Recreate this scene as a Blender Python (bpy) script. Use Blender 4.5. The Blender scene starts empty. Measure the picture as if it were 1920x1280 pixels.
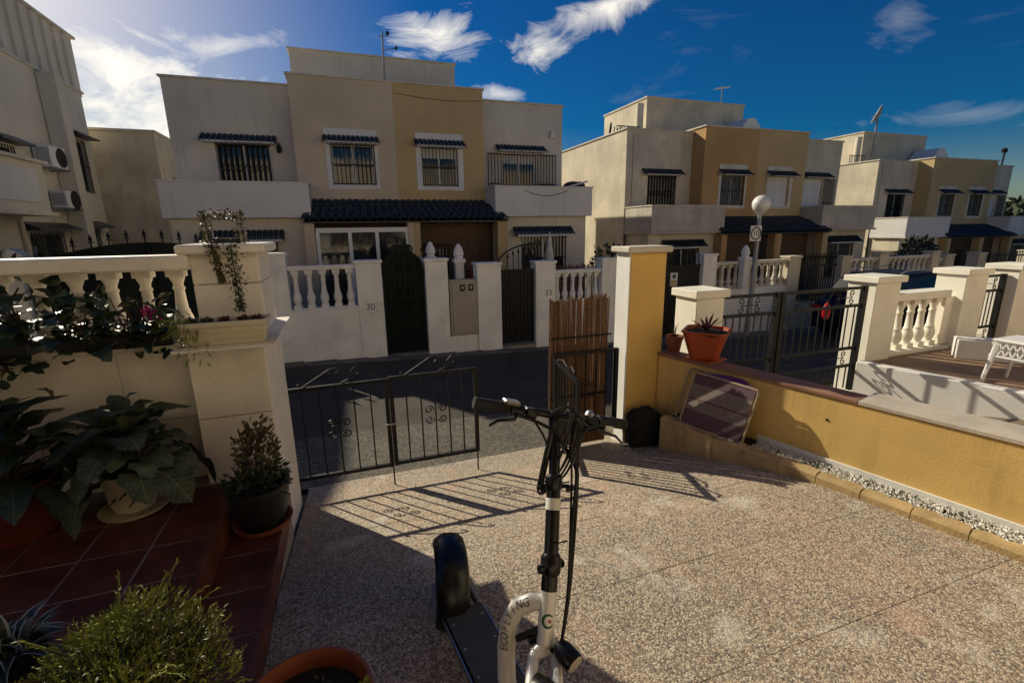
import bpy, math, random
from mathutils import Vector, Matrix, noise
import numpy as np
random.seed(7)
R_ = math.radians
scn = bpy.context.scene
COL = scn.collection

# ------------------------------------------------------------------ camera
cam_d = bpy.data.cameras.new('camera'); cam = bpy.data.objects.new('camera', cam_d); COL.objects.link(cam)
cam_d.sensor_width = 36; cam_d.lens = 880/1920*36; cam_d.clip_start = .05; cam_d.clip_end = 3000
_p, _r, _y = R_(13.3), R_(-.9), R_(90-19.2)
fh = Vector((math.cos(_y), math.sin(_y), 0)); rh = Vector((math.sin(_y), -math.cos(_y), 0)); zz = Vector((0, 0, 1))
fw = fh*math.cos(_p)-zz*math.sin(_p); up0 = fh*math.sin(_p)+zz*math.cos(_p)
cr = rh*math.cos(_r)+up0*math.sin(_r); cu = -rh*math.sin(_r)+up0*math.cos(_r)
M = Matrix((cr, cu, -fw)).transposed().to_4x4(); M.translation = Vector((0, 0, 1.85)); cam.matrix_world = M
scn.camera = cam

# ------------------------------------------------------------------ light
SUN_AZ, SUN_EL = 120.0, 29.5
sdir = Vector((math.cos(R_(SUN_AZ))*math.cos(R_(SUN_EL)), math.sin(R_(SUN_AZ))*math.cos(R_(SUN_EL)), math.sin(R_(SUN_EL))))
sl = bpy.data.lights.new('sun', 'SUN'); sl.energy = 4.8; sl.angle = R_(.53); sl.color = (1, .965, .89)
so = bpy.data.objects.new('sun', sl); COL.objects.link(so); so.rotation_euler = sdir.to_track_quat('Z', 'Y').to_euler()
so.location = (-20, 30, 30)
scn.view_settings.view_transform = 'Standard'; scn.view_settings.look = 'None'
scn.view_settings.exposure = -.02; scn.view_settings.use_white_balance = True; scn.view_settings.white_balance_temperature = 7800; scn.view_settings.white_balance_tint = 5; scn.view_settings.gamma = 1; scn.view_settings.use_curve_mapping = False
SKY_STRENGTH = .066
wd = bpy.data.worlds.new('World'); scn.world = wd; wd.use_nodes = True
nt = wd.node_tree; N = nt.nodes; L = nt.links; N.clear()
wo = N.new('ShaderNodeOutputWorld'); bg = N.new('ShaderNodeBackground'); bg.inputs[1].default_value = SKY_STRENGTH
sky = N.new('ShaderNodeTexSky'); sky.sky_type = 'NISHITA'; sky.sun_disc = False
sky.sun_elevation = R_(SUN_EL); sky.sun_rotation = R_(90-SUN_AZ); sky.air_density = 1.0; sky.dust_density = 1.2; sky.ozone_density = 4.0; sky.altitude = 200
hs = N.new('ShaderNodeHueSaturation'); hs.inputs['Saturation'].default_value = 1.75; hs.inputs['Hue'].default_value = .516; L.new(sky.outputs[0], hs.inputs['Color'])
tc = N.new('ShaderNodeTexCoord')
def mth(op, a, b=None, clamp=False):
    n = N.new('ShaderNodeMath'); n.operation = op; n.use_clamp = clamp
    for i, v in enumerate((a, b)):
        if v is None: continue
        if isinstance(v, (int, float)): n.inputs[i].default_value = v
        else: L.new(v, n.inputs[i])
    return n.outputs[0]
def dotv(v):
    n = N.new('ShaderNodeVectorMath'); n.operation = 'DOT_PRODUCT'; L.new(tc.outputs['Generated'], n.inputs[0]); n.inputs[1].default_value = v; return n.outputs['Value']
def wnoise(sc, det, rough, stretch=(1, 1, 1), dist=0.):
    mp = N.new('ShaderNodeMapping'); L.new(tc.outputs['Generated'], mp.inputs[0]); mp.inputs['Scale'].default_value = stretch
    n = N.new('ShaderNodeTexNoise'); n.inputs['Scale'].default_value = sc; n.inputs['Detail'].default_value = det; n.inputs['Roughness'].default_value = rough; n.inputs['Distortion'].default_value = dist
    L.new(mp.outputs[0], n.inputs['Vector']); return n.outputs['Fac']
n1 = wnoise(8, 9, .66, (1, 1, 2.2), .9); n2 = wnoise(3.2, 6, .6, (1, 1, 4.0), 1.0)
def world_dir(az, el):
    return Vector((math.cos(az)*math.cos(el), math.sin(az)*math.cos(el), math.sin(el)))
CLOUDS = []
def cloud(azd, eld, a, b, tilt, amp):
    az, el = R_(azd), R_(eld)
    c = world_dir(az, el); r = Vector((math.sin(az), -math.cos(az), 0)); u = r.cross(c)*-1
    if u.z < 0: u = -u
    t = R_(tilt); r2 = r*math.cos(t)+u*math.sin(t); u2 = -r*math.sin(t)+u*math.cos(t)
    x = mth('DIVIDE', dotv(r2), math.sin(R_(a))); y = mth('DIVIDE', dotv(u2), math.sin(R_(b)))
    d = mth('SQRT', mth('ADD', mth('MULTIPLY', x, x), mth('MULTIPLY', y, y)))
    m = mth('SUBTRACT', 1.0, d)
    m = mth('ADD', m, mth('MULTIPLY', mth('SUBTRACT', n1, .5), 4.2))
    m = mth('MULTIPLY', mth('MULTIPLY', m, .7, True), amp)
    m = mth('MULTIPLY', m, mth('GREATER_THAN', dotv(c), .2))
    m = mth('MULTIPLY', m, mth('MULTIPLY', mth('SUBTRACT', 1.9, d), 1.6, True))
    CLOUDS.append(m)
cloud(105.0, 11.0, 9.5, 4.6, 0, 1.0)
cloud(107.0, 13.6, 7, 3.4, 8, 1.0)
cloud(99.5, 17.0, 5.0, .9, 18, .55)
cloud(78.1, 19.6, 5.0, 2.2, 0, .9)
cloud(67.7, 18.9, 2.5, 2.6, -35, .8)
cloud(60.6, 21.8, 7.0, 1.6, 12, .8)
cloud(71.9, 14.6, 2.8, .8, -5, .5)
cloud(29.1, 8.9, 6.0, .9, -6, .16)
cloud(34.1, 16.5, 1.6, 2.4, 30, .12)
tot = CLOUDS[0]
for m in CLOUDS[1:]: tot = mth('MAXIMUM', tot, m)
cir = mth('MULTIPLY', mth('MULTIPLY', mth('SUBTRACT', n2, .60), 1.6, True), .18)
tot = mth('MAXIMUM', tot, cir)
mx = N.new('ShaderNodeMixRGB'); L.new(tot, mx.inputs[0]); L.new(hs.outputs[0], mx.inputs[1]); mx.inputs[2].default_value = (18, 18, 18.6, 1)
L.new(mx.outputs[0], bg.inputs[0]); L.new(bg.outputs[0], wo.inputs[0])

# ------------------------------------------------------------------ materials
MATS = {}
def mat(name, col, rough=.8, var=.12, vs=3.0, bump=0., bs=60., metal=0., spec=.5, col2=None, streak=0., spots=None, coat=0., trans=0., dirt=0., vein=0., patch=()):
    if name in MATS: return MATS[name]
    m = bpy.data.materials.new(name); m.use_nodes = True; t = m.node_tree; n = t.nodes; l = t.links
    b = n['Principled BSDF']; b.inputs['Roughness'].default_value = rough; b.inputs['Metallic'].default_value = metal
    b.inputs['Specular IOR Level'].default_value = spec
    if coat: b.inputs['Coat Weight'].default_value = coat; b.inputs['Coat Roughness'].default_value = .1
    if trans: b.inputs['Transmission Weight'].default_value = trans
    co = n.new('ShaderNodeTexCoord')
    def nz(sc, det=4, rg=.55, st=None):
        x = n.new('ShaderNodeTexNoise'); x.inputs['Scale'].default_value = sc; x.inputs['Detail'].default_value = det; x.inputs['Roughness'].default_value = rg
        if st:
            mp = n.new('ShaderNodeMapping'); mp.inputs['Scale'].default_value = st; l.new(co.outputs['Object'], mp.inputs[0]); l.new(mp.outputs[0], x.inputs['Vector'])
        else: l.new(co.outputs['Object'], x.inputs['Vector'])
        return x.outputs['Fac']
    def ramp(f, a, bb, lo=0, hi=1):
        x = n.new('ShaderNodeMapRange'); l.new(f, x.inputs[0]); x.inputs[1].default_value = a; x.inputs[2].default_value = bb; x.inputs[3].default_value = lo; x.inputs[4].default_value = hi; return x.outputs[0]
    def mix(f, a, bb, mode='MIX'):
        x = n.new('ShaderNodeMixRGB'); x.blend_type = mode
        for i, v in enumerate((f, a, bb)):
            if isinstance(v, (int, float)): x.inputs[i].default_value = v
            elif isinstance(v, tuple): x.inputs[i].default_value = v if len(v) == 4 else v+(1,)
            else: l.new(v, x.inputs[i])
        return x.outputs[0]
    base = tuple(col)
    c = base
    if var:
        f = ramp(nz(vs), .3, .7)
        d = tuple(x*(1-var*1.6) for x in col) if col2 is None else tuple(col2)
        c = mix(f, d, tuple(min(1, x*(1+var)) for x in col) if col2 is None else base)
    if streak:
        f = ramp(nz(1.0, 6, .65, (7, 7, .55)), .52, .75, 0, streak); c = mix(f, c, tuple(x*.45 for x in col))
    if dirt:
        f = ramp(nz(2.2, 7, .7), .55, .72, 0, dirt); c = mix(f, c, (.10, .08, .055))
    if spots:
        v = n.new('ShaderNodeTexVoronoi'); v.inputs['Scale'].default_value = spots[0]; l.new(co.outputs['Object'], v.inputs['Vector'])
        s = n.new('ShaderNodeSeparateColor'); l.new(v.outputs['Color'], s.inputs[0])
        r = n.new('ShaderNodeValToRGB'); l.new(s.outputs[0], r.inputs[0]); cr_ = r.color_ramp; cr_.interpolation = 'CONSTANT'
        cols = spots[1]
        while len(cr_.elements) < len(cols): cr_.elements.new(.5)
        for i, (q, cc) in enumerate(cols): cr_.elements[i].position = q; cr_.elements[i].color = cc+(1,)
        c = mix(spots[2], c, r.outputs[0])
        edge = ramp(v.outputs['Distance'], .25, .75, 1, .55); c = mix(1.0, c, edge, 'MULTIPLY')
        l.new(v.outputs['Distance'], (vb := n.new('ShaderNodeBump')).inputs['Height']); vb.invert = True; vb.inputs['Strength'].default_value = .7; vb.inputs['Distance'].default_value = .004
        l.new(vb.outputs[0], b.inputs['Normal'])
    for k, (ps, pc, lo, hi, am) in enumerate(patch): c = mix(ramp(nz(ps, 6, .62, (1+.13*k, 1-.1*k, 1)), lo, hi, 0, am), c, pc)
    if vein:
        sx = n.new('ShaderNodeSeparateXYZ'); l.new(co.outputs['Object'], sx.inputs[0])
        def mm(op, p, q=None):
            x = n.new('ShaderNodeMath'); x.operation = op
            for i, v in enumerate((p, q)):
                if v is None: continue
                if isinstance(v, (int, float)): x.inputs[i].default_value = v
                else: l.new(v, x.inputs[i])
            return x.outputs[0]
        ay = mm('ABSOLUTE', sx.outputs['Y']); rib = ramp(ay, .0015, .0045, 1, 0)
        side = ramp(mm('SINE', mm('MULTIPLY', mm('SUBTRACT', sx.outputs['X'], mm('MULTIPLY', ay, .75)), 210)), .86, 1, 0, .7)
        c = mix(mm('MULTIPLY', mm('MAXIMUM', rib, side), vein), c, tuple(min(1, x*2.2+.03) for x in col))
        brown = ramp(nz(14, 5, .6), .64, .72, 0, .8); c = mix(brown, c, (.12, .08, .03))
    if isinstance(c, tuple): b.inputs['Base Color'].default_value = c+(1,)
    else: l.new(c, b.inputs['Base Color'])
    if bump:
        bp = n.new('ShaderNodeBump'); bp.inputs['Strength'].default_value = bump; bp.inputs['Distance'].default_value = .01
        l.new(nz(bs, 5, .6), bp.inputs['Height'])
        if spots: l.new(vb.outputs[0], bp.inputs['Normal'])
        l.new(bp.outputs[0], b.inputs['Normal'])
    rr = ramp(nz(vs*4), .3, .7, max(0, rough-.08), min(1, rough+.08)); l.new(rr, b.inputs['Roughness'])
    MATS[name] = m; return m
PEB = [(0., (.07, .06, .05)), (.14, (.50, .38, .25)), (.32, (.68, .55, .38)), (.52, (.34, .22, .14)), (.66, (.80, .71, .56)), (.83, (.24, .20, .16))]
m_patio = mat('exposed_aggregate', (.68, .47, .34), .85, .22, .9, .3, 300, spots=(112, PEB, .68), dirt=.45, patch=((2.3, (.86, .80, .70), .56, .68, .38), (3.1, (.62, .36, .25), .56, .70, .34), (5.0, (.20, .16, .12), .62, .72, .40)), col2=(.40, .36, .31))
m_joint = mat('slab_joint', (.34, .26, .19), .95)
m_asph = mat('asphalt', (.056, .045, .034), .9, .25, 1.2, .5, 140, dirt=.1)
m_apron = mat('rough_concrete_apron', (.15, .13, .105), .95, .3, 2.0, .8, 90, spots=(45, [(0., (.07, .06, .05)), (.3, (.16, .14, .11)), (.6, (.25, .22, .17)), (.85, (.11, .095, .08))], .6))
m_earth = mat('dry_earth', (.20, .16, .11), .95, .3, .3)
m_ttile = mat('terracotta_floor_tile', (.155, .040, .021), .42, .3, 5, .15, 30, dirt=.3)
m_grout = mat('grout', (.38, .31, .26), .9)
m_cast = mat('cast_stone_cream', (.86, .79, .69), .8, .08, 2.5, .25, 90, streak=.15, dirt=.12)
m_white = mat('white_paint', (.80, .78, .74), .75, .06, 2.0, .25, 70, streak=.18, dirt=.15)
m_whiteclean = mat('white_frame_paint', (.80, .79, .77), .45, .04, 2.0)
m_streetw = mat('street_wall_paint', (.90, .88, .82), .8, .08, 1.6, .3, 60, streak=.22, dirt=.2)
m_beige = mat('beige_stucco', (.69, .62, .52), .9, .10, .7, .45, 45, streak=.30, dirt=.08)
m_cream = mat('cream_stucco', (.66, .58, .44), .9, .14, .9, .5, 40, streak=.4, dirt=.25)
m_tan = mat('tan_stucco', (.60, .49, .36), .9, .08, .8, .45, 45, streak=.15)
m_ochre = mat('ochre_stucco', (.56, .40, .20), .9, .08, .8, .45, 45, streak=.15)
m_orange = mat('orange_ochre_stucco', (.51, .30, .125), .9, .1, .8, .45, 45, streak=.2)
m_balc = mat('grey_white_render', (.70, .68, .65), .85, .06, 1.0, .3, 50, streak=.25)
m_balcd = mat('weathered_balcony_render', (.55, .49, .41), .9, .14, 1.2, .4, 50, streak=.6, dirt=.35)
m_cap = mat('parapet_coping', (.66, .60, .50), .85, .12, 2, .2, 60, streak=.3)
m_tile = mat('dark_glazed_roof_tile', (.020, .030, .036), .38, .3, 6, .2, 40)
m_green = mat('dark_green_iron', (.006, .012, .010), .6, .25, 6, .1, 80, spec=.2)
m_black = mat('black_iron', (.007, .0075, .008), .5, .25, 6, .15, 120, spec=.3)
m_glass = mat('window_glass', (.018, .022, .026), .06, .2, 2, spec=.8)
m_curt = mat('curtain_behind_glass', (.16, .16, .155), .25, .25, 8)
m_dark = mat('dark_interior', (.020, .016, .013), .9, .2, 3)
m_wood = mat('brown_wood', (.10, .055, .028), .7, .3, 10, .2, 60)
m_yel = mat('yellow_wall_paint', (.72, .48, .17), .85, .10, 1.7, .2, 70, streak=.42, dirt=.30)
m_yeld = mat('ochre_pillar_paint', (.74, .47, .15), .8, .09, 1.7, .12, 70, streak=.1)
m_cope = mat('terracotta_coping_paint', (.27, .135, .09), .8, .2, 3, .2, 60, dirt=.3)
m_stone = mat('edging_stone', (.50, .35, .17), .9, .2, 6, .5, 60, dirt=.35)
m_peb = mat('white_pebble', (.78, .75, .68), .7, .15, 30)
m_soil = mat('potting_soil', (.022, .016, .012), 1., .4, 30, .8, 60)
m_terra = mat('terracotta_pot', (.27, .070, .032), .55, .15, 5, .15, 60, dirt=.15)
m_plred = mat('red_plastic_pot', (.34, .060, .024), .45, .12, 5, spec=.3)
m_tub = mat('dark_red_tub', (.13, .020, .012), .5, .15, 5)
m_plblk = mat('black_plastic_pot', (.012, .012, .012), .5, .2, 6)
m_cream_p = mat('cream_glazed_planter', (.68, .60, .44), .4, .06, 5)
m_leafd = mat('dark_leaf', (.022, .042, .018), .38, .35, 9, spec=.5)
m_leafm = mat('mid_leaf', (.045, .085, .028), .45, .35, 9)
m_leafg = mat('grey_green_leaf', (.075, .095, .055), .65, .3, 9, spec=.3)
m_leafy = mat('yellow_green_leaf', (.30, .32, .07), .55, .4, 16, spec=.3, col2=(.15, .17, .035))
m_leafb = mat('bronze_leaf', (.10, .085, .03), .5, .4, 12)
m_leafgv = mat('veined_grey_green_leaf', (.075, .095, .055), .65, .35, 9, spec=.3, vein=.8)
m_leafdv = mat('veined_dark_leaf', (.024, .042, .02), .42, .35, 9, vein=.7)
m_leafr = mat('red_succulent_leaf', (.16, .06, .03), .45, .3, 12)
m_stripe = mat('silver_edged_leaf', (.42, .44, .40), .35, .2, 9)
m_flower = mat('magenta_flower', (.45, .02, .18), .6, .1, 9)
m_stem = mat('plant_stem', (.07, .05, .025), .8, .2, 9)
m_cane = mat('dry_cane', (.26, .135, .075), .8, .5, 70, .3, 60, col2=(.06, .026, .014))
m_sw = mat('white_scooter_paint', (.80, .78, .72), .28, .04, 3, coat=.5)
m_sb = mat('black_scooter_paint', (.007, .007, .0075), .3, .1, 4, spec=.4)
m_rub = mat('rubber', (.012, .012, .013), .75, .2, 20)
m_deck = mat('grey_deck_grip', (.085, .08, .072), .8, .15, 20, .4, 200)
m_alu = mat('brushed_aluminium', (.46, .45, .43), .45, .1, 9, metal=1.)
m_lens = mat('headlight_lens', (.5, .47, .38), .15, .1, 9)
m_print = mat('dark_lettering', (.03, .03, .028), .5, 0)
m_logo = mat('green_logo_print', (.02, .10, .04), .5, 0)
m_logor = mat('red_logo_print', (.40, .04, .03), .5, 0)
m_bag = mat('black_fabric', (.008, .008, .009), .9, .2, 30, .3, 200)
m_bed = mat('purple_sling_fabric', (.11, .055, .075), .8, .1, 20, .2, 300)
m_bedl = mat('pale_sling_stripe', (.20, .155, .135), .8, .1, 20, .2, 300)
m_bedp = mat('violet_fabric', (.14, .025, .16), .8, .2, 9)
m_bedf = mat('pale_bed_frame', (.36, .29, .20), .4, .1, 9)
m_meter = mat('meter_box_plastic', (.42, .37, .31), .6, .07, 3, streak=.2)
m_grey = mat('grey_metal', (.30, .31, .32), .5, .15, 5, metal=.3)
m_car = mat('navy_car_paint', (.006, .008, .016), .4, .1, 2, spec=.12)
m_carg = mat('car_glass', (.006, .006, .007), .12, 0, spec=.25)
m_red = mat('red_light_plastic', (.40, .01, .015), .25, 0)
m_globe = mat('frosted_globe', (.80, .78, .72), .35, .05, 3)
m_umb = mat('umbrella_cloth', (.55, .53, .50), .9, .15, 9)
m_ac = mat('ac_plastic', (.72, .72, .70), .5, .05, 3)
m_npier = mat('neighbour_cream_paint', (.84, .79, .68), .8, .06, 2.0, .25, 70, streak=.15, dirt=.12)
m_rail = mat('worn_rail_paint', (.84, .77, .67), .42, .12, 3, .2, 90, dirt=.2)
m_bark = mat('bark', (.09, .065, .045), .9, .3, 9)
m_far = mat('far_foliage', (.055, .075, .03), .8, .4, 1.5)
m_plastic = mat('white_plastic', (.80, .79, .76), .4, .04, 3)
m_sign = mat('sign_face', (.70, .70, .68), .5, .05, 4)
m_stucL = mat('pale_stucco_left', (.66, .60, .50), .9, .08, .6, .4, 40, streak=.25)
m_own = mat('own_house_stucco', (.76, .65, .50), .9, .08, .6, .3, 40)
m_decking = mat('brown_terrace_tile', (.30, .19, .12), .7, .2, 4)

# ------------------------------------------------------------------ mesh helpers
ORG = {}
class MB:
    def __init__(s): s.v = []; s.f = []
    def add(s, vs, fs):
        o = len(s.v); s.v += [tuple(v) for v in vs]; s.f += [tuple(i+o for i in f) for f in fs]; return s
    def box(s, x0, x1, y0, y1, z0, z1):
        v = [(x, y, z) for z in (z0, z1) for y in (y0, y1) for x in (x0, x1)]
        return s.add(v, [(0, 2, 3, 1), (4, 5, 7, 6), (0, 1, 5, 4), (2, 6, 7, 3), (0, 4, 6, 2), (1, 3, 7, 5)])
    def obox(s, c, ax, ay, az):
        c, ax, ay, az = map(Vector, (c, ax, ay, az))
        v = [c+ax*i+ay*j+az*k for k in (-1, 1) for j in (-1, 1) for i in (-1, 1)]
        return s.add(v, [(0, 2, 3, 1), (4, 5, 7, 6), (0, 1, 5, 4), (2, 6, 7, 3), (0, 4, 6, 2), (1, 3, 7, 5)])
    def beam(s, p, q, w, h=None, up=(0, 0, 1)):
        p, q, up = Vector(p), Vector(q), Vector(up); h = h or w; d = (q-p); n = d.normalized()
        a = n.cross(up)
        if a.length < 1e-4: a = n.cross(Vector((1, 0, 0)))
        a.normalize(); b = n.cross(a)
        return s.obox((p+q)/2, d/2, a*w/2, b*h/2)
    def tube(s, pts, r, n=8, caps=True, sq=(1, 1)):
        pts = [Vector(p) for p in pts]; k = len(pts)
        rs = r if isinstance(r, (list, tuple)) else [r]*k
        ref = None; o = len(s.v); vs = []
        for i, p in enumerate(pts):
            t = (pts[min(i+1, k-1)]-pts[max(i-1, 0)]).normalized()
            if ref is None:
                ref = t.cross(Vector((0, 0, 1)))
                if ref.length < 1e-3: ref = Vector((1, 0, 0))
            ref = (ref-t*ref.dot(t))
            if ref.length < 1e-5: ref = t.orthogonal()
            ref.normalize(); b = t.cross(ref)
            for j in range(n):
                a = 2*math.pi*j/n; vs.append(p+(ref*math.cos(a)*sq[0]+b*math.sin(a)*sq[1])*rs[i])
        fs = [(i*n+j, i*n+(j+1) % n, (i+1)*n+(j+1) % n, (i+1)*n+j) for i in range(k-1) for j in range(n)]
        if caps: fs += [tuple(range(n))[::-1], tuple((k-1)*n+j for j in range(n))]
        return s.add(vs, fs)
    def lathe(s, c, prof, n=20, ax=(0, 0, 1), cap=True):
        c, ax = Vector(c), Vector(ax).normalized(); a = ax.orthogonal().normalized(); b = ax.cross(a); vs = []
        if abs(ax.z) > .999: a, b = Vector((1, 0, 0)), Vector((0, 1, 0))
        for r, z in prof:
            for j in range(n):
                t = 2*math.pi*j/n; vs.append(c+ax*z+(a*math.cos(t)+b*math.sin(t))*r)
        k = len(prof)
        fs = [(i*n+j, i*n+(j+1) % n, (i+1)*n+(j+1) % n, (i+1)*n+j) for i in range(k-1) for j in range(n)]
        if cap: fs += [tuple(range(n))[::-1], tuple((k-1)*n+j for j in range(n))]
        return s.add(vs, fs)
    def extr(s, poly, d):
        """polygon of 3-D points extruded by vector d"""
        poly = [Vector(p) for p in poly]; d = Vector(d); n = len(poly)
        return s.add(poly+[p+d for p in poly], [tuple(range(n))[::-1], tuple(range(n, 2*n))]+[(i, (i+1) % n, n+(i+1) % n, n+i) for i in range(n)])
    def sphere(s, c, r, n=16, m=10, sc=(1, 1, 1)):
        c = Vector(c); vs = [c+Vector((0, 0, r*sc[2]))]
        for i in range(1, m):
            p = math.pi*i/m
            for j in range(n):
                t = 2*math.pi*j/n; vs.append(c+Vector((r*sc[0]*math.sin(p)*math.cos(t), r*sc[1]*math.sin(p)*math.sin(t), r*sc[2]*math.cos(p))))
        vs.append(c-Vector((0, 0, r*sc[2]))); e = len(vs)-1
        fs = [(0, 1+j, 1+(j+1) % n) for j in range(n)]
        fs += [(1+i*n+j, 1+(i+1)*n+j, 1+(i+1)*n+(j+1) % n, 1+i*n+(j+1) % n) for i in range(m-2) for j in range(n)]
        fs += [(e, 1+(m-2)*n+(j+1) % n, 1+(m-2)*n+j) for j in range(n)]
        return s.add(vs, fs)
    def mesh(s, name, m, org=(0, 0, 0), smooth=False):
        me = bpy.data.meshes.new(name); o = Vector(org)
        me.from_pydata([Vector(v)-o for v in s.v], [], s.f); me.materials.append(m)
        if smooth: me.polygons.foreach_set('use_smooth', [True]*len(me.polygons))
        me.update(); return me
    def build(s, name, m, parent=None, smooth=False, bevel=0, kind=None, label=None, org=None, **kw):
        if org is None: org = ORG[parent.name] if parent else s.base()
        ob = bpy.data.objects.new(name, s.mesh(name, m, org, smooth)); COL.objects.link(ob)
        ORG[ob.name] = Vector(org)
        if parent: ob.parent = parent; ob.location = Vector(org)-ORG[parent.name]
        else: ob.location = org
        if smooth:
            sm = ob.modifiers.new('edges', 'EDGE_SPLIT'); sm.split_angle = R_(40)
        if bevel:
            bv = ob.modifiers.new('bevel', 'BEVEL'); bv.width = bevel; bv.segments = 1; bv.limit_method = 'ANGLE'
        if kind: ob['kind'] = kind
        if label: ob['label'] = label
        for k, v in kw.items(): ob[k] = v
        return ob
    def base(s):
        a = np.array(s.v); lo = a.min(0); hi = a.max(0); return Vector(((lo[0]+hi[0])/2, (lo[1]+hi[1])/2, lo[2]))
def thing(name, label, cat, loc, group=None):
    o = bpy.data.objects.new(name, None); COL.objects.link(o); o.location = loc; o.empty_display_size = .1
    o['label'] = label; o['category'] = cat
    if group: o['group'] = group
    ORG[o.name] = Vector(loc); return o
def inst(name, me, parent, loc, rot=(0, 0, 0), sc=(1, 1, 1), **kw):
    """object sharing mesh data; loc in world coordinates"""
    o = bpy.data.objects.new(name, me); COL.objects.link(o); o.location = Vector(loc)-(ORG[parent.name] if parent else Vector()); o.rotation_euler = rot; o.scale = sc
    ORG[o.name] = Vector(loc)
    if parent: o.parent = parent
    for k, v in kw.items(): o[k] = v
    return o
def dup(root, delta, label=None, group=None):
    r = root.copy(); COL.objects.link(r); r.location = root.location+Vector(delta); ORG[r.name] = ORG[root.name]+Vector(delta)
    if label: r['label'] = label
    if group: r['group'] = group
    for ch in list(root.children):
        c = ch.copy(); COL.objects.link(c); c.parent = r; ORG[c.name] = ORG[ch.name]+Vector(delta)
        for g in list(ch.children):
            d = g.copy(); COL.objects.link(d); d.parent = c; ORG[d.name] = ORG[g.name]+Vector(delta)
    return r
def text_mb(txt, size, origin, xdir, ydir, depth=.003):
    cu_ = bpy.data.curves.new('t', 'FONT'); cu_.body = txt; cu_.size = size; cu_.align_x = 'CENTER'; cu_.align_y = 'CENTER'; cu_.resolution_u = 3
    ob = bpy.data.objects.new('t', cu_); COL.objects.link(ob)
    dg = bpy.context.evaluated_depsgraph_get(); me = bpy.data.meshes.new_from_object(ob.evaluated_get(dg))
    x, y = Vector(xdir).normalized(), Vector(ydir).normalized(); o = Vector(origin)
    mb = MB(); mb.add([o+x*v.co.x+y*v.co.y for v in me.vertices], [tuple(p.vertices) for p in me.polygons])
    bpy.data.objects.remove(ob); bpy.data.curves.remove(cu_); bpy.data.meshes.remove(me); return mb
def sp(x, k): # soft plus
    return x if x*k > 40 else math.log1p(math.exp(x*k))/k
def G(X, Y):
    z = -.22*sp(Y-2.3, 8)+.165*sp(Y-4.3, 6)
    t = min(1, max(0, (Y-4.4)/2.5)); t = t*t*(3-2*t)
    return z-.037*t*(min(max(X, -40), 60)-1.5) if Y < 60 else -3
def leaf(mb, p, d, up, ln, w, curl=.3, n=3):
    d = Vector(d).normalized(); s_ = d.cross(Vector(up))
    if s_.length < 1e-3: s_ = d.orthogonal()
    s_.normalize(); u = s_.cross(d); p = Vector(p); vs = [p]; 
    for i in range(1, n):
        t = i/n; c = p+d*ln*t+u*(-curl*ln*t*t); ww = w*math.sin(math.pi*min(1, t*.9+.08))
        vs += [c-s_*ww/2+u*ww*.18, c+s_*ww/2+u*ww*.18]
    vs.append(p+d*ln-u*curl*ln); fs = [(0, 1, 2)]
    for i in range(n-2): fs.append((1+2*i, 3+2*i, 4+2*i, 2+2*i))
    fs.append((2*n-3, 2*n-1, 2*n-2)); mb.add(vs, fs)
def rv():
    while True:
        v = Vector((random.uniform(-1, 1), random.uniform(-1, 1), random.uniform(-1, 1)))
        if .05 < v.length < 1: return v
def foliage(mb, c, rad, n, ln, w, shell=.5, curl=.3, upb=.4, nn=3):
    c = Vector(c)
    for _ in range(n):
        v = rv(); v = v.normalized()*(shell+(1-shell)*random.random())**.6
        nz_ = 1+.35*noise.noise(v*2.2+c*3)
        p = c+Vector((v.x*rad[0], v.y*rad[1], v.z*rad[2]))*nz_
        d = (v+rv()*.7+Vector((0, 0, upb))); leaf(mb, p, d, rv(), ln*random.uniform(.6, 1.3), w*random.uniform(.7, 1.2), curl, nn)
def arc_pts(c, r, a0, a1, n, x=(1, 0, 0), y=(0, 0, 1)):
    c, x, y = Vector(c), Vector(x), Vector(y)
    return [c+x*r*math.cos(a0+(a1-a0)*i/n)+y*r*math.sin(a0+(a1-a0)*i/n) for i in range(n+1)]
def spiral(c, r, a0, turns, n, x=(1, 0, 0), y=(0, 0, 1), r1=.25):
    c, x, y = Vector(c), Vector(x), Vector(y)
    return [c+(x*math.cos(a0+turns*6.283*i/n)+y*math.sin(a0+turns*6.283*i/n))*r*(1-(1-r1)*i/n) for i in range(n+1)]
# ------------------------------------------------------------------ ground
def sheet(xs, ys, off=0.):
    mb = MB(); vs = [(x, y, G(x, y)+off) for y in ys for x in xs]; n = len(xs)
    return mb.add(vs, [(j*n+i, j*n+i+1, (j+1)*n+i+1, (j+1)*n+i) for j in range(len(ys)-1) for i in range(n-1)])
def rng(a, b, s): 
    k = max(1, int(round((b-a)/s))); return [a+(b-a)*i/k for i in range(k+1)]
def struct(name, mb, m, **kw): return mb.build(name, m, kind='structure', org=(0, 0, 0), **kw)
xs = [-900, -300, -100]+rng(-40, 60, 2.)+[120, 300, 900]
ys = [-600, -100, -20]+rng(-6, 12, .4)+[14, 18, 24, 32, 45, 59, 62, 150, 500, 1500]
struct('ground', sheet(xs, ys, -.06), m_earth)
struct('road', sheet(rng(-40, 60, 1.), rng(4.9, 9.97, .25), -.012), m_asph)
struct('apron', sheet(rng(-1.0, 3.0, .25), rng(4.28, 5.6, .12), -.004), m_apron)
# kerb-less gutter edge along the street wall
mb = MB()
for i in range(40):
    x0 = -9+i*.62; mb.box(x0, x0+.605, 9.62, 9.965, G(x0+.3, 9.8)-.1, G(x0+.3, 9.8)+.004)
struct('gutter', mb, mat('gutter_concrete', (.16, .145, .125), .9, .25, 4, .4, 60))
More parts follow.
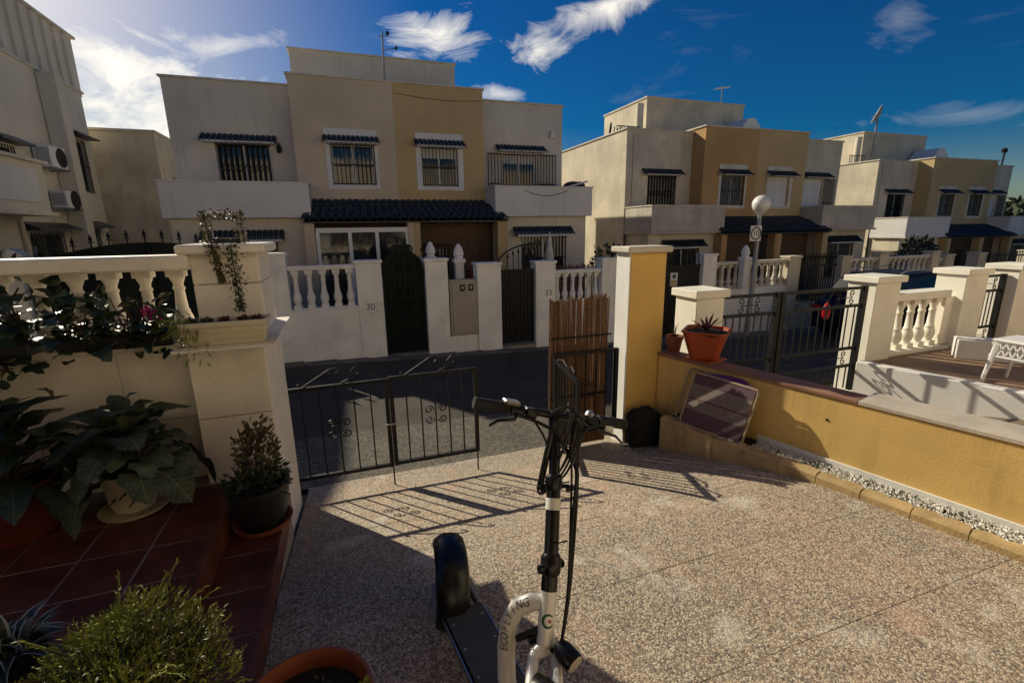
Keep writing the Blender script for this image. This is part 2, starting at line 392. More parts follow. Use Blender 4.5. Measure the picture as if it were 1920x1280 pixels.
# patio: recessed joint bed with separate slabs
pat = struct('patio', sheet(rng(-.5, 3.8, .2), rng(-1.2, 4.3, .1), -.0035), m_joint)
XL = [-.5, -.2]+[-.2+.42*k for k in range(1, 9)]; XL.append(3.8)
YL = [1.24+.62*k for k in range(-4, 5)]+[4.3]
wallX = lambda y: 2.985-(y-3.93)*math.tan(R_(15.3))-.15
for i in range(len(XL)-1):
    for j in range(len(YL)-1):
        x0, x1, y0, y1 = XL[i]+.0012, XL[i+1]-.0012, YL[j]+.0012, YL[j+1]-.0012
        if x0 > wallX(y0): continue
        mb = MB(); nx, ny = 3, 7; h = random.uniform(-.001, .001); e = .003
        px = [x0, x0+e]+[x0+(x1-x0)*k/3 for k in (1, 2)]+[x1-e, x1]; py = [y0, y0+e]+[y0+(y1-y0)*k/6 for k in range(1, 6)]+[y1-e, y1]
        vs = [(x, y, G(x, y)+h-(.0012 if (a in (0, len(px)-1) or b_ in (0, len(py)-1)) else 0)) for b_, y in enumerate(py) for a, x in enumerate(px)]
        n = len(px); mb.add(vs, [(b_*n+a, b_*n+a+1, (b_+1)*n+a+1, (b_+1)*n+a) for b_ in range(len(py)-1) for a in range(n-1)])
        mb.build('slab', m_patio, pat, org=(0, 0, 0))
# neighbour's driveway and terrace
mb = MB(); mb.add([(2.9, 4.3, -.5), (6.6, 4.3, -.5), (7.4, -1, -.45), (4.1, -1, -.45)], [(0, 1, 2, 3)])
struct('driveway', mb, m_apron)

# terrace with tiled steps (left)
ter = struct('terrace', MB().box(-4.2, -.785, -1.3, 3.36, -.3, .2975).box(-.785, -.505, -1.3, 3.2, -.3, .1475), m_grout)
def tileface(mb, x0, x1, y0, y1, z): mb.box(x0, x1, y0, y1, z-.012, z)
tm = MB(); tileface(tm, -.145, .145, -.145, .145, 0); tile_me = tm.mesh('floor_tile', m_ttile)
nm = MB(); nm.box(-.14, .147, -.145, .145, -.012, 0); 
for k in range(6): nm.box(.03+k*.019, .04+k*.019, -.145, .145, 0, .003)
nm.box(.130, .15, -.147, .147, -.03, .004); nose_me = nm.mesh('nosing_tile', m_ttile)
rs = MB().box(-.006, .006, -.147, .147, -.06, .06).mesh('riser_tile', m_ttile)
for j in range(15):
    y = 3.05-.3*j
    inst('nosing_tile', nose_me, ter, (-.925, y, .30)); inst('riser_tile', rs, ter, (-.778, y, .215))
    inst('nosing_tile', nose_me, ter, (-.643, y, .15)); inst('riser_tile', rs, ter, (-.498, y, .07))
    for i in range(8): inst('floor_tile', tile_me, ter, (-1.222-.3*i, y, .30+random.uniform(-.001, .001)))

# ------------------------------------------------------------------ walls with openings
def wall_front(mb, x0, x1, z0, z1, y, holes, depth=.14):
    X = sorted({x0, x1, *[h[0] for h in holes], *[h[1] for h in holes]}); Z = sorted({z0, z1, *[h[2] for h in holes], *[h[3] for h in holes]})
    ins = lambda cx, cz: any(h[0] < cx < h[1] and h[2] < cz < h[3] for h in holes)
    for i in range(len(X)-1):
        for j in range(len(Z)-1):
            if not ins((X[i]+X[i+1])/2, (Z[j]+Z[j+1])/2): mb.add([(X[i], y, Z[j]), (X[i+1], y, Z[j]), (X[i+1], y, Z[j+1]), (X[i], y, Z[j+1])], [(0, 1, 2, 3)])
    for a, b, c, d in holes:
        q = [(a, c), (b, c), (b, d), (a, d)]
        for k in range(4):
            p, r = q[k], q[(k+1) % 4]; mb.add([(p[0], y, p[1]), (r[0], y, r[1]), (r[0], y+depth, r[1]), (p[0], y+depth, p[1])], [(0, 1, 2, 3)])
halftile = MB()
def half_tile(mb, c, r, ln, slope, n=7):
    """roman barrel tile: axis along -Y going down by slope"""
    c = Vector(c); d = Vector((0, -1, -slope)).normalized(); u = Vector((0, -slope, 1)).normalized(); vs = []
    for k, rr in ((0, r*.9), (ln, r)):
        for rad in (rr, rr-.02):
            for i in range(n): 
                a = math.pi*i/(n-1); vs.append(c+d*k+Vector((1, 0, 0))*math.cos(a)*rad+u*math.sin(a)*rad)
    fs = [(i, i+1, 2*n+i+1, 2*n+i) for i in range(n-1)]+[(n+i+1, n+i, 3*n+i, 3*n+i+1) for i in range(n-1)]+[(2*n+i, 2*n+i+1, 3*n+i+1, 3*n+i) for i in range(n-1)]
    return mb.add(vs, fs)
def bars(mb, x0, x1, z0, z1, y, step, r=.011, rails=()):
    n = max(1, int(round((x1-x0)/step)))
    for i in range(n+1): x = x0+(x1-x0)*i/n; mb.box(x-r, x+r, y-r, y+r, z0, z1)
    for z in (z0, z1)+tuple(rails): mb.box(x0-r, x1+r, y-r*1.3, y+r*1.3, z-r*1.3, z+r*1.3)

class House:
    def __init__(s, name, label, cat, X0, Y0, k, zs, detail):
        s.X0, s.Y0, s.k, s.zs, s.detail = X0, Y0, k, zs, detail
        s.root = thing(name, label, cat, (X0+5.5, Y0, zs+k*-.8))
    def tz(s, z): return s.zs+s.k*z
    def out(s, mb, name, m, parent=None, **kw):
        mb.v = [(s.X0+x, s.Y0+y, s.tz(z)) for x, y, z in mb.v]
        return mb.build(name, m, parent or s.root, **kw)
    def hood(s, x0, x1, z0, z1, y, pitch=.125, dep=.32):
        sl_ = (z1-z0)/dep; h = s.out(MB().extr([(x0, y-.002, z0-.05), (x0, y-dep, z0-.05), (x0, y-dep, z0-.01), (x0, y-.002, z1-.05)], (x1-x0, 0, 0)), 'window_hood', m_balc if s.detail else m_cap)
        n = int(round((x1-x0)/pitch)); p = (x1-x0)/n
        if s.detail:
            me = half_tile(MB(), (0, 0, 0), p*.55, dep*1.14, sl_*s.k).mesh('roof_tile', m_tile, smooth=True)
            for i in range(n+1): inst('roof_tile', me, h, (s.X0+x0+p*i, s.Y0+y, s.tz(z1-.06)))
        else:
            mb = MB()
            for i in range(n+1): half_tile(mb, (x0+p*i, y, z1-.06), p*.55, dep*1.14, sl_, 5)
            s.out(mb, 'roof_tiles', m_tile, h, kind='stuff')
    def window(s, x0, x1, z0, z1, y, kind='grille', frame=.05, mull=1):
        mb = MB(); a = y+.08
        for b in ((x0, x0+frame, z0, z1), (x1-frame, x1, z0, z1), (x0+frame, x1-frame, z1-frame, z1), (x0+frame, x1-frame, z0, z0+frame)): mb.box(b[0], b[1], a, a+.05, b[2], b[3])
        for i in range(mull): xm = x0+(x1-x0)*(i+1)/(mull+1); mb.box(xm-.03, xm+.03, a+.003, a+.053, z0+frame, z1-frame)
        w = s.out(mb, 'window', m_whiteclean)
        zt = z1-frame
        if kind == 'shutter':
            mb = MB(); n = 22
            for i in range(n): za = z0+frame+(zt-z0-frame)*i/n; mb.box(x0+frame, x1-frame, a+.006, a+.02, za+.004, za+(zt-z0-frame)/n-.002)
            s.out(mb, 'roller_shutter', m_ac, w); return w
        if kind == 'grille': s.out(MB().box(x0+frame, x1-frame, a+.03, a+.035, z0+frame, z1-frame), 'pane', m_curt if random.random() < .45 else m_glass, w)
        else: s.out(MB().box(x0+frame, x1-frame, a+.03, a+.035, z0+frame, z1-frame), 'pane', m_glass, w)
        if kind == 'half':
            mb = MB()
            for i in range(5): za = zt-.24+i*.048; mb.box(x0+frame, x1-frame, a+.012, a+.026, za+.003, za+.046)
            s.out(mb, 'roller_shutter', m_ac, w)
        if kind in ('grille', 'half'):
            mb = MB(); bars(mb, x0+.02, x1-.02, z0+.03, z1-.03, y-.03, .105, .010, ((z0+z1)/2,)); s.out(mb, 'grille', m_black, w)
        if kind == 'gate':
            mb = MB()
            for i in range(int((x1-x0)/.13)):
                x = x0+.06+.13*i; mb.box(x-.022, x+.022, y-.02, y+.01, z0, z1-.03)
            for f in (.3, .62): 
                zq = z0+(z1-z0)*f
                for i in range(int((x1-x0)/.13)-1): x = x0+.06+.13*i; mb.beam((x, y-.03, zq), (x+.13, y-.03, zq+.22), .02)
            mb.box(x0, x1, y-.035, y+.015, z1-.06, z1); s.out(mb, 'folding_grille', m_black, w)
        return w

def build_house(name, label, X0, Y0, k, zs, detail, cL, cC1, cC2, cR, mside, mbal, win2='half', wedge=False):
    H = House(name, label, 'house', X0, Y0, k, zs, detail); o = H.out
    # wing shells
    hL = [(.98, 2.30, 2.3, 4.22)]; hC1 = [(3.82, 4.97, 3.13, 4.2)]; hC2 = [(6.25, 7.31, 3.13, 4.2)]; hR = [(8.91, 10.07, 2.3, 4.22)]
    mb = MB(); wall_front(mb, 0, 2.95, 2.2, 5.7, 0, hL); mb.add([(0, 0, -.8), (0, 8.5, -.8), (0, 8.5, 5.7), (0, 0, 5.7)], [(3, 2, 1, 0)]); mb.box(.02, 2.9, .2, 8.48, -.8, 5.6); o(mb, 'left_wing_wall', cL)
    if mside is not cL: o(MB().box(-.012, -.003, .0, 8.5, -.8, 5.69), 'side_wall', mside)
    mb = MB(); wall_front(mb, 2.95, 5.55, 2.2, 5.8, -.7, hC1); mb.add([(2.95, -.7, 2.2), (2.95, .3, 2.2), (2.95, .3, 5.8), (2.95, -.7, 5.8)], [(3, 2, 1, 0)]); mb.box(2.96, 5.54, -.5, 8.4, -.8, 5.7); o(mb, 'left_bay_wall', cC1)
    mb = MB(); wall_front(mb, 5.55, 8.12, 2.2, 5.8, -.7, hC2); mb.add([(8.12, -.7, 2.2), (8.12, .3, 2.2), (8.12, .3, 5.8), (8.12, -.7, 5.8)], [(0, 1, 2, 3)]); mb.box(5.56, 8.11, -.5, 8.4, -.8, 5.7); o(mb, 'right_bay_wall', cC2)
    mb = MB(); wall_front(mb, 8.12, 11., 2.2, 5.7, 0, hR); mb.add([(11, 0, -.8), (11, 8.5, -.8), (11, 8.5, 5.7), (11, 0, 5.7)], [(0, 1, 2, 3)]); mb.box(8.13, 10.98, .2, 8.48, -.8, 5.6); o(mb, 'right_wing_wall', cR)
    # parapet copings
    for (a, b, y0, z, m) in ((-.05, 2.94, 0, 5.7, 0), (2.9, 8.17, -.7, 5.8, 0), (8.13, 11.05, 0, 5.7, 0)):
        mb = MB().box(a, b, y0-.05, y0+.16, z, z+.05)
        if a < 0: mb.box(-.05, .14, y0+.16, 8.55, z, z+.05)
        if b > 11: mb.box(10.86, 11.05, y0+.16, 8.55, z, z+.05)
        if z > 5.75: mb.box(a, a+.16, y0+.16, 1.2, z, z+.05); mb.box(b-.16, b, y0+.16, 1.2, z, z+.05)
        o(mb, 'parapet_coping', m_cap, bevel=.008)
    # penthouse
    mb = MB().box(2.84, 8.2, 3.0, 6.6, 5.5, 7.56); o(mb, 'stair_tower', m_cream if not detail else m_beige)
    o(MB().box(2.79, 8.25, 2.95, 6.65, 7.56, 7.61), 'tower_coping', m_cap)
    if wedge:
        o(MB().extr([(6.0, 1.6, 5.6), (8.75, 1.6, 5.6), (7.55, 1.6, 6.75), (7.2, 1.6, 6.75)], (0, 1.3, 0)), 'stair_housing', m_white)
        o(MB().tube([(2.5, 3.0, 5.6), (2.5, 3.0, 7.3)], .16, 12), 'flue', m_cap, smooth=True)
        mb = MB(); bars(mb, .9, 2.0, 5.75, 6.25, 2.2, .12, .012); o(mb, 'roof_railing', m_black)
    # balconies
    for nmb, x0, x1 in (('left', .03, 3.23), ('right', 8.13, 11.23)):
        mb = MB().box(x0, x1, -1.7, -1.58, 2.25, 3.06).box(x0, x0+.12, -1.58, -.02 if x0 < 1 else -.02, 2.25, 3.06).box(x1-.12, x1, -1.58, -.72 if x1 < 5 else -.02, 2.25, 3.06).box(x0+.12, x1-.12, -1.58, -.02, 2.25, 2.31)
        b = o(mb, 'balcony', mbal)
        o(MB().box(x0-.03, x1+.03, -1.73, -1.56, 3.06, 3.1).box(x0-.03, x0+.14, -1.56, -.03, 3.06, 3.1).box(x1-.14, x1+.03, -1.56, -.73 if x1 < 5 else -.03, 3.06, 3.1), 'balcony_coping', mbal if detail else m_cap, b, bevel=.006)
        if not detail: o(MB().box(x0-.06, x1+.06, -1.77, -.1, 2.17, 2.245), 'cornice', mbal, b)
        # ground floor below the balcony
        hol = [(x0+.85, x0+2.35, .3, 1.71)] if x0 > 5 else [(x0+.9, x0+2.33, .3, 1.66)]
        mb = MB(); wall_front(mb, x0+.08, x1-.08, -.8, 2.168 if not detail else 2.25, -1.45, hol)
        for xx in (x0+.08, x1-.08): mb.add([(xx, -1.45, -.8), (xx, 0, -.8), (xx, 0, 2.168), (xx, -1.45, 2.168)], [(0, 1, 2, 3)])
        mb.box(x0+.1, x1-.1, -1.25, -.02, -.8, 2.15); o(mb, 'ground_floor_wall', cL if nmb == 'left' else cR)
        h = hol[0]; H.window(h[0]+.002, h[1]-.002, h[2]+.002, h[3]-.002, -1.45, 'grille'); H.hood(h[0]-.2, h[1]+.12, 1.72, 1.98, -1.45)
    # upper windows
    H.window(.985, 2.295, 2.31, 4.215, 0, 'gate'); H.hood(.75, 2.42, 4.24, 4.45, 0)
    for (x0, x1, kd, sx0, sx1) in ((3.82, 4.97, 'grille', 3.69, 5.06), (6.25, 7.31, win2, 6.1, 7.47)):
        mb = MB()
        for q in ((sx0, x0, 3.02, 4.57), (x1, sx1, 3.02, 4.57), (x0, x1, 4.2, 4.57), (x0, x1, 3.02, 3.13)): mb.box(q[0], q[1], -.728, -.701, q[2], q[3])
        o(mb, 'window_surround', m_balc if detail else m_cap)
        H.window(x0+.004, x1-.004, 3.134, 4.196, -.7, kd); H.hood(sx0+.02, sx1-.02, 4.22, 4.42, -.73)
    H.window(8.915, 10.065, 2.31, 4.215, 0, 'half' if detail else 'shutter', mull=1); H.hood(8.76, 10.3, 4.30, 4.50, 0)
    for (a, b, tag_) in ((8.44, 8.86, 1), (10.12, 10.74, 1)):
        mb = MB(); bars(mb, a, b, 2.34, 4.2, -.06, .1, .011, (3.3,)); o(mb, 'hinged_grille', m_black)
    # porch roof
    y0, y1, za, zb = -.72, -1.95, 2.70, 2.18
    pr = o(MB().add([(3.3, y0, za-.06), (8.0, y0, za-.06), (8.42, y1, zb-.05), (3.03, y1, zb-.05), (3.3, y0, 2.1), (8.0, y0, 2.1), (8.42, y1, 2.1), (3.03, y1, 2.1)], [(0, 1, 2, 3), (3, 2, 6, 7), (0, 3, 7, 4), (1, 5, 6, 2), (7, 6, 5, 4)]), 'porch_roof', m_tile)
    sl_ = (za-zb)/(y0-y1); rows = 4; n = 26; L_ = math.hypot(y0-y1, (za-zb)*k)/rows
    if detail:
        me = half_tile(MB(), (0, 0, 0), .115, L_*1.12, sl_*k).mesh('roof_tile', m_tile, smooth=True)
    mb = MB()
    for r in range(rows):
        f = r/rows; yy = y0+(y1-y0)*f; z = za+(zb-za)*f-.03; xa = 3.3+(3.03-3.3)*f; xb = 8.0+(8.42-8.0)*f
        for i in range(n+1):
            x = xa+(xb-xa)*i/n
            if detail: inst('roof_tile', me, pr, (X0+x, Y0+yy, H.tz(z)+random.uniform(0, .012)), (0, 0, random.uniform(-.02, .02)))
            else: half_tile(mb, (x, yy, z), .11, L_*1.1, sl_, 5)
    if not detail: o(mb, 'roof_tiles', m_tile, pr, kind='stuff')
    # porch columns, recess
    for (a, b, m) in ((3.02, 3.27, cC1), (5.6, 5.76, cC1), (5.762, 5.93, cC2), (8.13, 8.41, cC2)):
        o(MB().box(a, b, -1.86, -1.52 if a != 3.02 else -1.5, -.8, 2.12), 'porch_column', m)
    return H
h1 = build_house('semi_detached_house', 'large nearest two-storey semi-detached house with beige and ochre bays behind the white street wall', -3.93, 15., 1., 0., True, m_beige, m_tan, m_ochre, m_beige, m_beige, m_balc)
o = h1.out
# glazed enclosure under the porch, left half
fx = [3.33, 4.11, 4.79, 5.58]; mb = MB().box(3.3, 5.6, -1.82, -1.74, 1.86, 1.98)
for x in fx: mb.box(x-.045, x+.045, -1.815, -1.745, -.6, 1.86)
for i in range(3): mb.box(fx[i]+.045, fx[i+1]-.045, -1.81, -1.75, -.6, -.2)
mb.box(3.3, 3.34, -1.74, -.72, -.6, 1.98)
gl = o(mb, 'porch_glazing', m_whiteclean)
for i in range(3): o(MB().box(fx[i]+.045, fx[i+1]-.045, -1.785, -1.78, -.2, 1.86), 'pane', m_glass, gl)
o(MB().box(3.28, 8.1, -1.2, -1.1, -.8, 2.09), 'porch_back_wall', m_wood)
mb = MB(); bars(mb, 6.0, 6.9, .4, 1.5, -1.3, .1, .012); o(mb, 'porch_grille', m_black)
o(MB().box(6.15, 6.8, -1.23, -1.205, .6, 1.35), 'porch_window', m_glass)
mb = MB()
for i in range(9): mb.box(7.05+i*.105, 7.05+i*.105+.095, -1.24, -1.205, -.6, 1.6)
o(mb, 'porch_door', m_wood)
# services on the facade
o(MB().box(10.55, 10.72, -.12, -.002, 4.72, 4.92), 'alarm_box', m_ac, bevel=.01)
mb = MB().tube([(2.52, -.01, 4.20), (2.52, -.10, 4.26), (2.52, -.12, 4.2)], .012, 6).lathe((2.52, -.12, 3.98), [(.02, 0), (.055, .03), (.07, .16), (.03, .21), (.008, .24)], 8); o(mb, 'wall_lantern', m_black)
o(MB().tube([(2.93, -.02, 3.1), (2.93, -.02, 5.6)], .022, 6), 'downpipe', m_beige)
mb = MB().tube([(8.0, -.71, 5.4+0*i) if 0 else (5.6+.35*i, -.715, 5.55-.10*math.sin(i/8*3.14)) for i in range(8)], .006, 5); o(mb, 'cable', m_black)
o(MB().tube([(9.0+.14*i, -1.72, 2.98-.16*math.sin(i/10*3.14)) for i in range(11)], .008, 5), 'string_lights', m_black)
h2 = build_house('semi_detached_house', 'middle semi-detached house with weathered stained balcony and rust ochre bay behind the globe lamp', 10.16, 16., 1.06, -.65, False, m_cream, m_orange, m_ochre, m_cream, m_cream, m_balcd, 'shutter', True)
h3 = build_house('semi_detached_house', 'farthest semi-detached house at right edge with clean pale balcony and satellite dish', 25.4, 17.2, 1.06, -1.1, False, m_cream, m_ochre, m_ochre, m_cream, m_cream, m_balc, 'grille', True)
for h in (h2, h3):
    h.out(MB().box(3.28, 8.1, -1.2, -1.1, -.8, 2.09), 'porch_back_wall', m_wood)
    h.out(MB().box(5.0, 5.5, -1.25, -1.202, -.6, 1.5), 'porch_door', m_dark)
    h.out(MB().tube([(.3, -.03, 2.4), (.3, -.03, 5.6)], .03, 6), 'downpipe', m_cap)
h2.out(MB().box(-.02, -.001, 6.0, 8.5, 1, 5.6), 'stained_patch', m_ochre) if 0 else None

# roof fittings
t = thing('roof_antenna', 'thin white mast antenna with small arms on the nearest house roof', 'antenna', (1.70, 16.9, 5.6))
MB().tube([(1.70, 16.9, 5.6), (1.74, 16.9, 7.95)], .028, 6).build('mast', m_grey, t)
MB().tube([(1.74, 16.9, 7.45), (2.12, 16.85, 7.5)], .014, 5).tube([(1.6, 16.9, 7.8), (1.95, 16.9, 7.85)], .012, 5).build('arm', m_grey, t)
MB().sphere((2.14, 16.85, 7.52), .05, 8, 6).sphere((1.9, 16.9, 7.93), .06, 8, 6).build('sensor_cup', m_dark, t)
MB().tube([(1.72, 16.88, 6.0), (2.0, 16.9, 5.5)], .03, 6).build('brace', m_whiteclean, t)
for i, (x, z, lb) in enumerate(((-.78, 6.1, 'small dark lantern at the left end of the roof terrace wall'), (-.3, 6.05, 'small round vent cowl second from left on the roof terrace'), (.65, 5.95, 'tiny dark lamp on the middle of the roof terrace'), (3.9, 6.0, 'dark pot on the right end of the roof terrace'))):
    MB().lathe((x, 16.2, 5.86), [(.05, 0), (.06, .1), (.09, .14), (.07, .28), (.02, .34)], 10).build('roof_lamp', m_dark, None, True, label=lb, category='lamp')
t = thing('tv_antenna', 'spiky television antenna on the middle house tower', 'antenna', (17.9, 20, 7.3))
MB().tube([(17.9, 20, 7.2), (17.9, 20, 8.5)], .025, 6).build('mast', m_grey, t)
mb = MB().tube([(17.5, 20, 8.3), (18.3, 20, 8.45)], .015, 5)
for i in range(7): x = 17.5+.13*i; mb.tube([(x, 19.8, 8.3+.02*i), (x, 20.2, 8.3+.02*i)], .01, 4)
mb.build('aerial_array', m_grey, t)
t = thing('satellite_dish', 'grey satellite dish on pole above the farthest house', 'satellite dish', (28.7, 20.0, 5.9))
MB().tube([(28.7, 19.9, 5.6), (28.7, 19.9, 7.6)], .045, 6).build('pole', m_grey, t)
MB().lathe((28.7, 19.8, 7.75), [(.02, 0), (.3, .06), (.5, .19), (.52, .19), (.31, .03), (.02, -.04)], 20, (-.62, .70, .40), cap=False).build('dish', m_grey, t, True)
MB().tube([(28.7, 19.8, 7.75), (28.45, 20.15, 7.75)], .02, 5).build('feed_arm', m_grey, t)
t = thing('roof_antenna', 'short dark antenna at far right roof end', 'antenna', (36.1, 17.6, 4.9)); MB().tube([(36.1, 17.6, 4.9), (36.15, 17.6, 6.0)], .05, 6).build('mast', m_dark, t); MB().box(35.9, 36.3, 17.55, 17.65, 5.75, 5.95).build('head', m_dark, t)
t = thing('rotary_dryer', 'dark clothes rack folded on the roof of the middle house', 'clothes rack', (10.9, 18, 5.4))
mb = MB()
for i in range(6): mb.beam((10.5+.13*i, 17.8, 5.35), (10.75+.15*i, 18.1, 5.95-.05*(i % 3)), .03)
mb.build('rails', m_black, t); MB().tube([(10.5, 17.9, 5.3), (10.6, 17.9, 6.0)], .04, 6).build('post', m_black, t)

# ------------------------------------------------------------------ row of houses along the left
root = thing('apartment_block', 'tall pale three-storey block at far left with air conditioners on its wall', 'building', (-8, 15, -1))
m = m_stucL
def side_wall(mb, X, y0, y1, z0, z1, holes, depth=.15):
    t_ = MB(); wall_front(t_, y0, y1, z0, z1, 0, holes, depth); mb.add([(X-y, x, z) for x, y, z in t_.v], t_.f)
wh = [(15.9, 16.9, 2.5, 4.2), (19.8, 20.9, 3.3, 5.0), (16.6, 18.4, .2, 2.0), (19.3, 20.7, .2, 2.1)]
mb = MB(); side_wall(mb, -8, 7.5, 21.4, -1, 6.6, wh); mb.box(-16, -8.2, 7.6, 21.3, -1, 6.5); mb.add([(-8, 21.4, -1), (-16, 21.4, -1), (-16, 21.4, 6.6), (-8, 21.4, 6.6)], [(0, 1, 2, 3)]); mb.add([(-8, 7.5, -1), (-16, 7.5, -1), (-16, 7.5, 6.6), (-8, 7.5, 6.6)], [(3, 2, 1, 0)]); mb.build('wall', m, root)
MB().box(-16, -8.5, 7.8, 21.2, 6.6, 7.3).build('upper_wall', m, root)
MB().box(-16.1, -7.94, 7.4, 21.5, 6.6, 6.68).build('coping', m_cap, root)
MB().box(-16, -8.3, 9, 22.3, 6.68, 8.55).build('attic_wall', m, root); MB().box(-16, -8.2, 8.9, 22.4, 8.55, 8.63).build('attic_coping', m_cap, root)
MB().box(-7.98, -7.55, 18.75, 19.2, -1, 6.55).build('pilaster', m, root)
for i in range(13): MB().box(-8.299, -8.22, 14.4+.6*i, 14.62+.6*i, 6.7, 8.5).build('attic_pilaster', m, root)
for (y0, y1, z0, z1) in wh:
    f = MB().box(-8.12, -8.06, y0, y0+.06, z0, z1).box(-8.12, -8.06, y1-.06, y1, z0, z1).box(-8.12, -8.06, y0+.06, y1-.06, z1-.06, z1).box(-8.12, -8.06, y0+.06, y1-.06, z0, z0+.06).build('window', m_whiteclean, root)
    MB().box(-8.1, -8.09, y0+.06, y1-.06, z0+.06, z1-.06).build('pane', m_glass, f)
    mb = MB()
    for i in range(int((y1-y0)/.12)): mb.box(-7.97, -7.95, y0+.05+.12*i, y0+.07+.12*i, z0, z1)
    mb.box(-7.975, -7.945, y0, y1, (z0+z1)/2-.015, (z0+z1)/2+.015); mb.build('grille', m_black, f)
    hd = MB().extr([(-7.998, y0-.2, z1+.05), (-7.6, y0-.2, z1+.05), (-7.6, y0-.2, z1+.09), (-7.998, y0-.2, z1+.28)], (0, y1-y0+.4, 0)).build('window_hood', m_tile, root)
# projecting balcony box
bx = MB().box(-8.0, -7.2, 11.6, 16.2, 2.5, 3.7).build('balcony', m, root)
MB().box(-7.199, -7.17, 12.0, 15.8, 2.72, 3.5).build('panel', m_balc, bx); MB().box(-8.0, -7.1, 11.5, 16.3, 3.7, 3.78).build('coping', m_cap, bx); MB().box(-8.0, -7.1, 11.5, 16.3, 2.4, 2.5).build('cornice', m_cap, bx)
MB().box(-8.0, -7.93, 11.7, 16.1, 3.78, 5.9).build('balcony_window', m_curt, root)
MB().tube([(-7.93, 16.9-.6, -1), (-7.93, 16.3, 2.4)], .05, 6).build('downpipe', m_cap, root)
def ac(lb, y, z, dy=.95, dz=.7):
    t = thing('air_conditioner', lb, 'air conditioner', (-7.8, y, z), 'air conditioners on the left building')
    MB().box(-7.95, -7.55, y-dy/2, y+dy/2, z, z+dz).build('casing', m_ac, t, bevel=.02)
    MB().lathe((-7.545, y+.12, z+dz/2), [(.27, 0), (.27, .012), (.24, .014), (.02, .014)], 20, (1, 0, 0)).build('fan_guard', m_dark, t)
    mb = MB()
    for i in range(9): mb.box(-7.9+.035*i, -7.885+.035*i, y-dy/2-.008, y-dy/2-.001, z+.08, z+dz-.08)
    mb.build('louvre', m_grey, t)
    for ya in (y-dy/2, y+dy/2-.05): MB().box(-7.999, -7.5, ya, ya+.05, z-.06, z-.002).build('bracket', m_grey, t)
ac('upper white air conditioner on the left building wall', 18.0, 3.8, .8, .6); ac('lower white air conditioner beneath the other one on the left building', 18.3, 2.7, .7, .5)
root = thing('row_house', 'cream stepped house beyond the tall left block, between it and the nearest house', 'house', (-8, 25, -1))
mb = MB(); side_wall(mb, -6.3, 22.2, 27.5, -1, 5.6, [(23.5, 24.1, 3.0, 4.2)]); mb.box(-16, -6.5, 22.3, 27.4, -1, 5.5); mb.add([(-16, 22.2, -1), (-6.3, 22.2, -1), (-6.3, 22.2, 5.6), (-16, 22.2, 5.6)], [(0, 1, 2, 3)]); mb.build('wall', m_cream, root)
MB().box(-16.1, -6.24, 22.1, 27.6, 5.6, 5.68).build('coping', m_cap, root); MB().box(-6.3, -6.0, 24.6, 25.0, -1, 5.5).build('pilaster', m_cream, root)
f = MB().box(-6.42, -6.36, 23.5, 24.1, 3.0, 4.2).build('window', m_whiteclean, root); MB().box(-6.355, -6.345, 23.55, 24.05, 3.05, 4.15).build('pane', m_glass, f)
root = thing('row_house', 'farther cream house whose stepped roof shows just left of the nearest house', 'house', (-8, 32, -1))
MB().box(-16, -5.9, 28.2, 38, -1, 5.3).build('wall', m_cream, root); MB().box(-16.1, -5.84, 28.1, 38.1, 5.3, 5.38).build('coping', m_cap, root)
f = MB().box(-5.9, -5.85, 30.0, 31.2, 2.7, 4.0).build('window', m_whiteclean, root); MB().box(-5.849, -5.84, 30.08, 31.12, 2.78, 3.92).build('pane', m_glass, f); MB().extr([(-5.899, 29.7, 4.05), (-5.4, 29.7, 4.05), (-5.4, 29.7, 4.1), (-5.899, 29.7, 4.3)], (0, 1.8, 0)).build('window_hood', m_tile, root)

# own house behind the camera (unseen porch roof over the doorway, added to hold back skylight)
root = thing('own_house', 'ochre house behind the viewpoint with unseen porch roof added to block skylight', 'house', (-1, -3, 0))
MB().box(-6, 3.5, -7, -1.5, -.3, 6).build('wall', m_own, root)
for x0, x1, lb in ((4.2, 15, 'unseen cream house added for bounce light behind the viewpoint on the right'), (15.6, 27, 'unseen cream house added for bounce light two doors to the right behind the viewpoint'), (-17, -6.6, 'unseen cream house added for bounce light behind the viewpoint on the left')):
    r2 = thing('added_house', lb, 'house', ((x0+x1)/2, -4, -.4)); MB().box(x0, x1, -8, -1.8, -.6, 5.8).build('wall', m_own, r2); MB().box(x0-.05, x1+.05, -8.05, -1.74, 5.8, 5.86).build('coping', m_cap, r2)  # unseen row, added so its sunlit fronts bounce warm light across the street
if 1:
    MB().box(-5, 2.2, -1.5, 1.1, 2.85, 3.0).build('porch_roof', m_own, root)
MB().box(-4.2, -3.8, .6, 1.0, .3, 2.85).build('porch_column', m_own, root)
